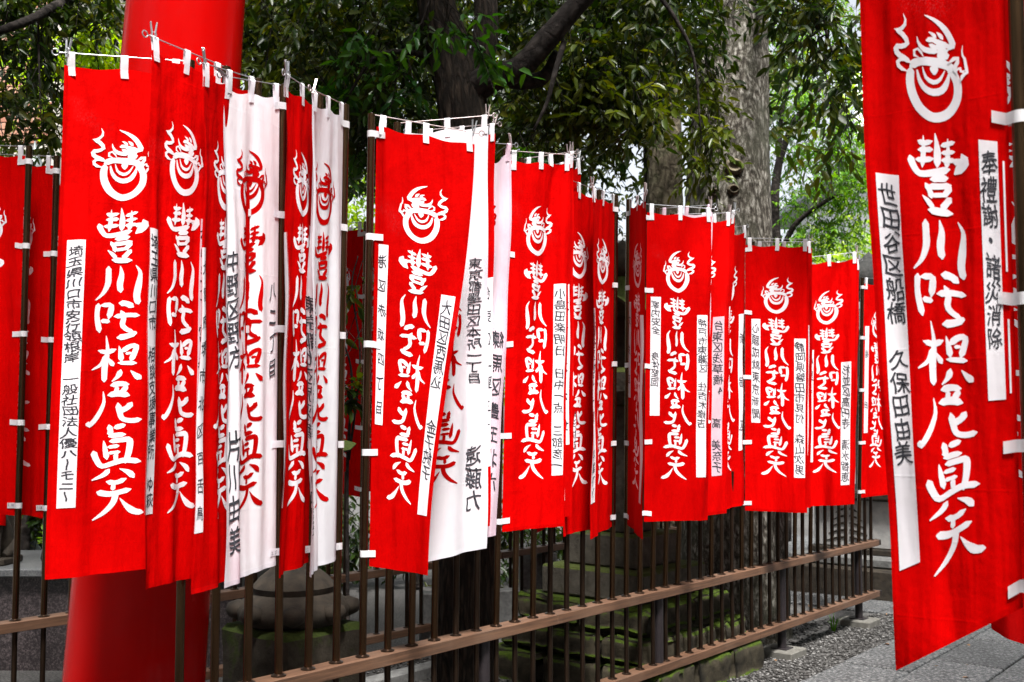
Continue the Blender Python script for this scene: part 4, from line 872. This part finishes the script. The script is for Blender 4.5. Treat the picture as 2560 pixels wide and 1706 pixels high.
# seated stone fox with red bib on the plinth
c = A(-6, 1425, 6.95); z0 = zt+.055
fx = thing('fox_statue', (c[0], c[1], z0), 'dark stone seated fox with red bib on the granite plinth, cut by left edge', 'statue')
MB().box((c[0]-.11, c[1]-.14, z0), (c[0]+.11, c[1]+.14, z0+.05), None, .01).build('base', 'dark_stone', fx)
m = MB(); H = lambda x, y, z: (c[0]+x, c[1]+y, z0+.05+z)
m.tube([H(0, .06, 0), H(0, .05, .08), H(0, .01, .2), H(0, -.03, .3), H(0, -.05, .38)], [.085, .095, .075, .055, .04], 18)
m.tube([H(0, .0, .43), H(0, -.05, .425), H(0, -.10, .41), H(0, -.145, .395)], [.045, .05, .03, .01], 14)
for s_ in (-1, 1):
    m.tube([H(.03*s_, -.02, .45), H(.037*s_, -.02, .49), H(.04*s_, -.025, .53)], [.022, .016, .003], 8)
    m.tube([H(.035*s_, -.06, .26), H(.04*s_, -.085, .12), H(.04*s_, -.095, 0)], [.028, .022, .024], 10); m.tube([H(.075*s_, .06, .08), H(.08*s_, .0, .03), H(.07*s_, -.05, .01)], [.05, .04, .022], 10)
m.tube([H(0, .13, .03), H(0, .19, .16), H(0, .17, .32), H(0, .14, .40)], [.025, .045, .04, .008], 12)
smoothing(m.build('body', 'dark_stone', fx), 70)
m = MB(); m.tube([H(0, -.045, .36), H(0, -.06, .30), H(0, -.075, .22)], [.052, .072, .080], 20, False); m.build('bib', 'red_cloth', fx, True)
c = A(118, 1425, 6.95)
vz = thing('flower_vase', (c[0], c[1], z0), 'small dark vase with green sprig on the granite plinth', 'vase')
smoothing(MB().lathe((c[0], c[1], z0), [(.03, 0), (.045, .04), (.035, .10), (.028, .14), (.04, .16)], 18).build('vase', 'dark_stone', vz), 60)
crown(vz, [(118, 1360, 6.95, .03, .03, .05, 6)], 'leaf_bright', .05, 6, .09, droop=-.6, name='sprig', seed=44, twigs=False)
# bronze lantern whose roof shows over the back banners at left
c = A(86, 430, 9.2); bl_ = thing('bronze_lantern', (c[0], c[1], 0), 'grey metal lantern roof with pointed finial behind the back banners at left', 'lantern')
smoothing(MB().lathe((c[0], c[1], 0), [(.40, 0), (.40, .2), (.14, .35), (.12, 1.6), (.2, 2.5), (.34, 2.75), (.30, 2.85)], 24).build('post', 'old_metal_roof', bl_), 50)
MB().lathe((c[0], c[1], 2.85), [(.22, 0), (.22, .62)], 6).build('fire_box', 'old_metal_roof', bl_)
zt2 = c[2]; smoothing(MB().lathe((c[0], c[1], zt2-.62), [(.62, 0), (.64, .05), (.50, .16), (.36, .26), (.33, .36), (.31, .38)], 36).build('roof', 'old_metal_roof', bl_), 50)
smoothing(MB().lathe((c[0], c[1], zt2-.25), [(.30, 0), (.315, .04), (.285, .06), (.285, .10), (.25, .18), (.16, .26), (.08, .32), (.045, .40), (.018, .47), (.004, .55)], 36).build('finial', 'old_metal_roof', bl_), 50)

# ------------------------------------------------------------------ buildings
def brickmat():
    m, n, l, b = newmat('brick'); at_ = N(n, 'ShaderNodeObjectInfo'); r = ramp(n, l, at_.outputs['Random'], [(0, (.26, .11, .07)), (.5, (.34, .17, .11)), (1, (.42, .24, .17))]); l.new(r.outputs[0], b.inputs['Base Color']); b.inputs['Roughness'].default_value = .9
    t = noise(n, l, 60, 4); bump(n, l, t.outputs[0], .3, .004, b)
brickmat()
plain('mortar', (.38, .35, .31), (.48, .45, .40), 40, .95)
p0, p1 = A(-500, 1080, 10.2), A(135, 1080, 10.2)
bb = thing('brick_building', ((p0[0]+p1[0])/2, 10.2, 0), 'pale red brick building glimpsed through leaves at far left', 'building')
MB().box((p0[0], 10.2, -.02), (p1[0], 15, 7), None, .01).build('wall', 'mortar', bb)
zlo = A(0, 360, 10.2)[2]; zhi = A(0, 20, 10.2)[2]; bme = None; xs = A(-40, 0, 10.2)[0]; r_ = 0; z = zlo
while z < zhi:
    x = xs-(.11 if r_ % 2 else 0)
    while x < p1[0]-.05:
        x1 = min(x+.21, p1[0]-.002)
        if x1-x > .2:
            if bme is None:
                o = MB().box((-.105, -.012, 0), (.105, .03, .062), None, .004).build('brick', 'brick', bb); bme = o.data
                for v in bme.vertices: v.co += Vector(ORG[bb])
            else: o = bpy.data.objects.new('brick', bme); COL.objects.link(o); o.parent = bb
            o.location = Vector((x+.105, 10.2+random.uniform(-.003, .003), z))-Vector(ORG[bb])
        x += .22
    z += .075; r_ += 1
# white clapboard house seen in the middle gap
p0, p1 = A(1420, 1080, 20), A(1720, 1080, 20); zt = A(1550, 618, 20)[2]
wh = thing('house', ((p0[0]+p1[0])/2, 20, 0), 'white clapboard house with grey eave seen through the second gap', 'house')
MB().box((p0[0], 20.05, 0), (p1[0], 25, zt), None, .01).build('wall', 'white_wall', wh)
z = 2.6; bm_ = None
while z < zt-.2:
    M = np.eye(4); m = MB(); y0 = 20.0
    if bm_ is None:
        o = m.add([(p0[0], 20.045, 0), (p1[0], 20.045, 0), (p0[0], 19.985, 0), (p1[0], 19.985, 0), (p0[0], 20.04, .2), (p1[0], 20.04, .2)], [(0, 1, 3, 2), (2, 3, 5, 4)]).build('board', 'white_wall', wh); bm_ = o.data
    else: o = bpy.data.objects.new('board', bm_); COL.objects.link(o); o.parent = wh
    o.location = (0, 0, z); z += .2
MB().box((p0[0]-.3, 19.4, zt), (p1[0]+.3, 25.4, zt+.16), None, .02).build('eave', 'grey_eave', wh)
m = MB(); m.add([(p0[0]-.3, 19.4, zt+.16), (p1[0]+.3, 19.4, zt+.16), (p1[0]+.3, 22.4, zt+.75), (p0[0]-.3, 22.4, zt+.75), (p0[0]-.3, 25.4, zt+.16), (p1[0]+.3, 25.4, zt+.16)], [(0, 1, 2, 3), (3, 2, 5, 4), (0, 3, 4), (1, 5, 2)]).build('roof', 'grey_eave', wh)
# hall with curved pale roof at right
p0, p1 = A(2120, 420, 21), A(2700, 420, 21); ze = A(2165, 408, 21)[2]
hl = thing('hall', ((p0[0]+p1[0])/2, 21, 0), 'hall with curved pale ribbed roof behind the small-leaved tree', 'building')
MB().box((p0[0]+.5, 21.6, 0), (p1[0], 27, ze), None, .01).build('wall', 'white_wall', hl)
MB().box((p0[0], 20.4, ze), (p1[0], 28, ze+.22), None, .02).build('eave', 'grey_eave', hl)
prof = [(20.4, .22), (21.2, .55), (22, 1.05), (22.8, 1.75), (23.5, 2.6), (24, 3.4)]
m = MB(); vs = []; 
for (y, z) in prof: vs += [(p0[0]+(y-20.4)*.35, y, ze+z), (p1[0], y, ze+z)]
rf = m.add(vs, [(2*i, 2*i+1, 2*i+3, 2*i+2) for i in range(5)]).build('roof', 'roof_pale', hl, True)
k = 0
while k < 16:
    x = p0[0]+.1+k*.22; pts = [(max(x, p0[0]+(y-20.4)*.35), y, ze+z+.02) for y, z in prof]; MB().tube(pts, .055, 6).build('roof_rib', 'roof_pale', rf); k += 1

# leaf mass added to darken the space behind the plinth, and fallen leaves
hg = thing('filler_hedge', A(60, 1400, 8.6)*[1, 1, 0], 'dark leaf mass added to darken the space behind the granite plinth at lower left', 'filler_hedge')
trunk(hg, [A(60, 1560, 8.6)*[1, 1, 0], A(62, 1200, 8.6), A(58, 1000, 8.6)], [.05, .04, .02], 'branch_bark', 'stem', 10, 20, .03)
crown(hg, [(-60, 1250, 8.8, 1.0, .35, .75, 170), (200, 1250, 8.8, 1.0, .35, .75, 170), (480, 1280, 8.9, .9, .35, .6, 130)], 'leaf_dark', .11, 8, .3, name='foliage', seed=51)
rnd = np.random.default_rng(60); n_ = 150
fl = np.array([fpt(A0+rnd.uniform(-1, 6), .026 if k % 2 else .016, FA, rnd.uniform(.45, 2.5) if k % 2 else rnd.uniform(-2, .4)) for k in range(n_)]); dd = rnd.normal(0, 1, (n_, 3)); dd[:, 2] = .05; dd /= np.linalg.norm(dd, axis=1)[:, None]
V, Fc = leaf_mesh(fl, dd, np.tile([0, 0, 1.], (n_, 1))+rnd.normal(0, .15, (n_, 3)), rnd.uniform(.03, .07, n_), rnd.uniform(.012, .03, n_), rnd)
tag(mk('fallen_leaves', V, Fc, 'dead_leaf', smooth=True), 'scattered brown fallen leaves on gravel and paving', 'leaves', kind='stuff')

hg = thing('filler_hedge', A(1040, 1460, 10.2)*[1, 1, 0], 'low leaf mass added to darken the view behind the back fence at centre', 'filler_hedge')  # second leaf mass, added to darken the centre background
trunk(hg, [A(1040, 1470, 10.2)*[1, 1, 0], A(1042, 1380, 10.2), A(1038, 1250, 10.2)], [.05, .04, .02], 'branch_bark', 'stem', 10, 20, .03)
crown(hg, [(720, 1330, 10.2, 1.0, .35, .55, 130), (980, 1330, 10.4, 1.0, .35, .55, 130), (1250, 1320, 10.6, 1.0, .35, .55, 130), (1480, 1300, 11, .9, .35, .6, 110)], 'leaf_dark', .11, 8, .3, name='foliage', seed=52)
# unseen ring of trees added on the near sides to dim the sky light
rnd = np.random.default_rng(41); n_ = 3600; th = rnd.uniform(math.radians(-205), math.radians(25), n_); rd = rnd.uniform(13, 16, n_)
org = np.stack([rd*np.cos(th), 2+rd*np.sin(th), rnd.uniform(0, 1, n_)**.8*9.5], 1)
b, d, up, L, W_, ti, _ = sprays(org, 1.3, 7, .55, rnd, .3); V, Fc = leaf_mesh(b, d, up, L, W_*1.3, rnd)
tag(mk('light_block_wood', V, Fc, 'leaf_dark', smooth=True, tint=np.repeat(ti*.6, 7)), 'unseen mass of trees added on the near sides to dim the sky light', 'trees', kind='stuff')
# ------------------------------------------------------------------ banners: front row, reading side towards us (pole on the right)
R, RF, WH, WS, PK = 'red_cloth', 'red_cloth_faded', 'white_cloth', 'white_cloth_stained', 'pink_cloth'
banner('the broad red banner before the pillar', 'broad red banner at far left front before the red pillar, long ink strip on left', *front(434, (476, 157), (152, 135), True, 0.405), R,
       [(.07, .215, .347, .866, '埼玉県川口市安行領根岸　一般社団法人優ハ丨モニ丨')], amp=.013, f1=.75, sw=.03, tw=-3, clip_tilt=-.1, seed=12, L=1.735, drop=.036, crease=(.92, .9, -.02, .10), bil=.0)
banner('the second red banner from the left', 'red banner overlapping the broad leftmost one, with two ink strips, highest clothespin', *front(523, (566, 172), (372, 92), True, 0.360), R,
       [(.0, .13, .335, .865, '埼玉県川口市　相談支援事業所　ゆ萩'), (.74, .88, .295, .665, '社中安全　営業繁栄', PK)], amp=.010, f1=.8, clip_tilt=.0, seed=4)
banner('the narrow red banner left of the white one', 'red banner seen narrow, tucked left of the first white banner', *front(606, (645, 202), (504, 160), True, 0.340), R,
       [(.0, .10, .335, .885, '大阪府堺市北区百舌鳥')], amp=.010, clip_tilt=.25, seed=8)
banner('the white banner with big brush writing', 'white banner with red print and large black brush name down its left edge', *front(683, (708, 217), (556, 193), True, 0.340), WS,
       [(.03, .24, .315, .58, '中野区野方', 'ink'), (.03, .24, .68, .955, '片川由美', 'ink'), (.80, .95, .38, .62, '八二丁目', 'ink')], amp=.014, f1=.9, clip_tilt=1.3, date='2.27', seed=21)
banner('the red banner between the two white ones', 'narrow red banner hanging between two white banners, pink strip on its right', *front(758, (799, 243), (713, 187), True, 0.340), R,
       [(.0, .08, .30, .86, ''), (.72, .88, .27, .66, '心願成就　　　　　', PK)], amp=.009, clip_tilt=.12, date='2.2', seed=5)
banner('the white banner beside the gap', 'white banner with red print beside the gap in the row, ink address on left', *front(828, (864, 266), (778, 226), True, 0.340), WH,
       [(.04, .26, .40, .73, '東京都北区赤羽南', 'ink'), (.04, .26, .78, .93, '川口史子', 'ink')], amp=.016, f1=1.1, clip_tilt=-.5, clip_mat='rusty_steel', bar_mat='rusty_steel', date='2.28', seed=31)
# ---- turned the other way (pole on the left, print mirrored)
banner('the front red banner right of the gap', 'large red banner right of the gap with slanting white name strip, print mirrored', *front(897, (929, 289), (1195, 336), True), R,
       [(.06, .225, .36, .868, '大田区西馬込　　金子純子　　'), (.84, .95, .27, .68, '港区赤坂四丁目')], amp=.006, L=1.83, sw=-.16, tw=0, f1=.6, clip_tilt=.12, bar_mat='rusty_steel', seed=6, crease=(.12, -.06, -.022, .07), hem=-.0)
banner('the stained white banner behind the big red one', 'stained white banner with mirrored ink writing behind the big red banner right of the gap', *front(962, (993, 311), (1228, 291), False), WS,
       [(.06, .24, .30, .62, '東京都墨田区本所一丁目', 'ink'), (.06, .24, .74, .92, '遠藤力', 'ink')], amp=.011, L=1.86, clip_tilt=.05, clip_mat='rusty_steel', bar_mat='rusty_steel', sw=.03, seed=14)
banner('the red edge behind the stained white banner', 'thin edge of a red banner just right of the stained white banner', *front(1023, (1052, 329), (1243, 312), False), R,
       [(.0, .12, .37, .85, '台東区上野三丁目')], amp=.008, clip_tilt=.2, clip_mat='rusty_steel', bar_mat='rusty_steel', seed=9)
banner('the pinkish white banner with loose corner', 'pinkish white banner with a loose scooped top corner between two red ones', *front(1081, (1108, 352), (1285, 364), False), PK,
       [(.05, .22, .45, .9, '練馬区豊玉北六', 'ink')], amp=.012, sag=.05, sw=-.07, clip_tilt=-.2, clip_mat='rusty_steel', seed=15, ntop=2)
banner('the creased red banner in the middle', 'wide red banner at centre with a deep diagonal crease, mirrored print', *front(1237, (1264, 379), (1430, 390), False, .37), R,
       [(.05, .22, .335, .86, '小島田楽明日　日中一点　三部彦一')], amp=.010, f1=1.2, crease=(.80, .55, .035, .10), clip_mat='rusty_steel', bar_mat='rusty_steel', seed=17, clip_tilt=0)
banner('the red banner right behind the creased one', 'red banner showing only behind the creased centre banner, rusty crossbar', *front(1287, (1304, 400), (1438, 381), False, .36), RF,
       [(.05, .2, .35, .8, '港区元赤坂')], amp=.010, clip_mat='rusty_steel', bar_mat='rusty_steel', seed=18)
banner('the faded red banner with two ink columns', 'faded red banner right of centre whose strip carries two columns of ink', *front(1329, (1346, 424), (1452, 398), False, .36), RF,
       [(.06, .17, .33, .86, '第四段九十七番地ノ二　総洋林英明'), (.17, .28, .33, .86, '台東柳川浅草三丁目宝来　彦治')], amp=.012, seed=19, clip_tilt=.1)
# ---- reading side again
banner('the red banner tucked left of the middle gap', 'red banner partly hidden left of the second gap, pole on its right', *front(1493, (1497, 479), (1398, 442), True), R, [(.02, .14, .3, .9, '')], amp=.010, seed=22)
banner('the narrow red banner at the middle gap', 'narrow red banner by the second gap with Setagaya ink strip, pole on its right', *front(1531, (1539, 491), (1478, 468), True), R,
       [(.02, .19, .33, .90, '世田谷区池尻3丁目　　平尾ケイ')], amp=.008, clip_tilt=.05, clip_mat='rusty_steel', date='2', seed=23)
banner('the slim red banner right of the middle gap', 'slim red banner seen almost edge-on right of the second gap', *front(1566, (1572, 502), (1616, 483), True), R,
       [(.05, .18, .34, .9, ''), (.85, .95, .3, .6, '文京区')], amp=.006, clip_mat='rusty_steel', seed=24, clip_tilt=.05)
banner('the shaded red banner with two white strips', 'shaded red banner with a white strip on each side of its mirrored print', *front(1600, (1609, 512), (1784, 524), False), R,
       [(.06, .21, .33, .86, '神戸市東灘区　住吉木修吉　　　　　'), (.78, .93, .275, .66, '家内安全　　身体堅固　　　')], amp=.010, crease=(.75, .4, .02, .12), clip_mat='rusty_steel', seed=25)
banner('the pink-white banner behind the shaded red one', 'pink-white banner whose edge and hem show behind the shaded red banner', *front(1632, (1644, 524), (1783, 514), False), PK, [], amp=.012, L=1.68, clip_mat='rusty_steel', seed=26)
banner('the red banner with a pink strip', 'red banner with a pink Taito strip, right of the shaded one', *front(1663, (1680, 538), (1831, 534), False), RF,
       [(.10, .26, .33, .87, '台東区浅草橋4　　高　美奈子', PK)], amp=.010, clip_mat='rusty_steel', seed=27)
banner('the red banner with the Toshima strip', 'red banner behind the pink-strip one, white Toshima ink strip at its edge', *front(1693, (1722, 552), (1842, 527), False), R,
       [(.02, .17, .31, .84, '豊島区北大塚一丁目　金井英恵')], amp=.009, seed=28)
banner('the red banner left of the trunk banner', 'red banner peeping out left of the pole under the pale trunk', *front(1780, (1786, 574), (1866, 566), False, .40), R, [(.05, .2, .3, .8, '新宿区')], amp=.009, clip=False, seed=36)
banner('the red banner before the pale trunk', 'dark red banner under the pale trunk, ink strips at both sides', *front(1854, (1855, 597), (2026, 601), False), R,
       [(.04, .22, .35, .87, '静岡県磐田市見付　森山次男'), (.76, .90, .28, .67, '心願成就東京新聞')], amp=.007, clip_tilt=.05, seed=29)
banner('the red banner hidden behind the trunk banner', 'red banner mostly hidden right behind the one under the pale trunk', *front(1878, (1882, 607), (2033, 606), False), RF, [(.05, .2, .3, .8, '')], amp=.009, clip_mat='rusty_steel', seed=30)
banner('the crumpled red banner near the fence end', 'crumpled backlit red banner near the far fence end with bent strips', *front(1990, (1992, 648), (2148, 632), False), R,
       [(.10, .26, .42, .92, '杉並区高円寺　清水智恵'), (.74, .90, .36, .82, '小野寺　　　　')], amp=.016, crease=(.72, .8, .04, .12), clip_mat='rusty_steel', seed=33, clip_tilt=.1)
banner('the red banner behind the crumpled one', 'red banner with white strip just behind the crumpled one at the fence end', *front(2030, (2034, 664), (2150, 650), False), RF,
       [(.12, .30, .36, .95, '西東京市保谷')], amp=.010, L=1.70, clip_mat='rusty_steel', seed=34)
banner('the last red banner on the fence', 'last red banner of the row at the fence end, partly behind the nearest banner', *front(2150, (2156, 697), (2238, 698), False, .42), R,
       [(.02, .16, .3, .85, '横浜市中区'), (.82, .95, .2, .7, '福田')], amp=.006, clip=False, seed=35)
# ---- nearest banner, at the right edge of the picture
Tn = at(2532, -240, 2.13); Bn = at(2630, 2950, 2.13); Bn[2] = .022
banner('the big near banner at the right edge', 'biggest and nearest red banner filling the right edge, hem blown aside', Tn, Bn, freeend(Tn, (2138, -236), False, .345), R,
       [(.065, .235, .345, .875, '世田谷区船橋　久保田由美　　　　'), (.80, .925, .285, .66, '奉禮謝・諸災消除　　'), (.955, .968, .31, .46, ''), (.955, .968, .53, .65, '')], amp=.005, f1=.7, L=1.72, plift=.23, sw=-.04, tw=0, group='banners right of the path', clip=False, seed=40, bil=.012)
Tn = at(2640, -60, 3.0); Bn = at(2660, 2420, 3.0); Bn[2] = .022
banner('the half-hidden banner behind the nearest one', 'red banner whose ragged hem peeps out under the nearest banner', Tn, Bn, freeend(Tn, (2372, -60), False, .43), RF, [], amp=.022, f1=1.6, hem=-.03, L=Tn[2]-.043-.905, group='banners right of the path', clip=False, seed=41)
# ---- back row
banner('the back red banner cut by the left picture edge', 'back-row red banner cut off by the left picture edge, two tone straps', *back(27, -110, False, 3.02), R, [(.3, .44, .3, .55, '家内安全')], amp=.012, date='2.18', clip=False, group='banners on the back fence', seed=50)
banner('the second back red banner at left', 'back-row red banner at left with small black-headed ink strip', *back(100, -28, False, 3.0), R, [(.34, .46, .30, .72, '眞織祈願　小原泉吉')], amp=.012, date='2.18', clip=False, group='banners on the back fence', seed=51)
banner('the third back red banner at left', 'back-row red banner half hidden behind the broad leftmost front banner', *back(165, 108, False, 2.98, dz=-.1), R, [(.1, .22, .3, .7, '心願成就')], amp=.012, group='banners on the back fence', seed=52)
banner('the back red banner seen left of the white pair', 'back-row red banner glimpsed between the big-brush white banner and its neighbour', *back(700, 610, True), R, [(.3, .42, .3, .7, '')], amp=.012, clip=False, group='banners on the back fence', seed=53)
banner('the back white banner by the gap', 'back-row pale banner glimpsed behind the white banner beside the gap', *back(815, 690, True), WH, [], amp=.012, clip=False, group='banners on the back fence', seed=54)
banner('the back red banner in the first gap', 'back-row red banner seen through the first gap between brown poles', *back(886, 790, False), R, [(.25, .40, .3, .72, '無病息災延命')], amp=.012, date='2.2', clip=False, group='banners on the back fence', seed=55)
banner('the back red banner right of the first gap', 'back-row red banner behind the plant at the first gap', *back(965, 868, False), R, [(.25, .40, .3, .72, '交通安全祈願')], amp=.012, clip=False, group='banners on the back fence', seed=56)
banner('the faded pink banner in the middle gap', 'faded pink banner on the back fence seen through the second gap', *back(1560, 1490, True, 2.98), PK, [], amp=.012, clip=False, group='banners on the back fence', seed=57)
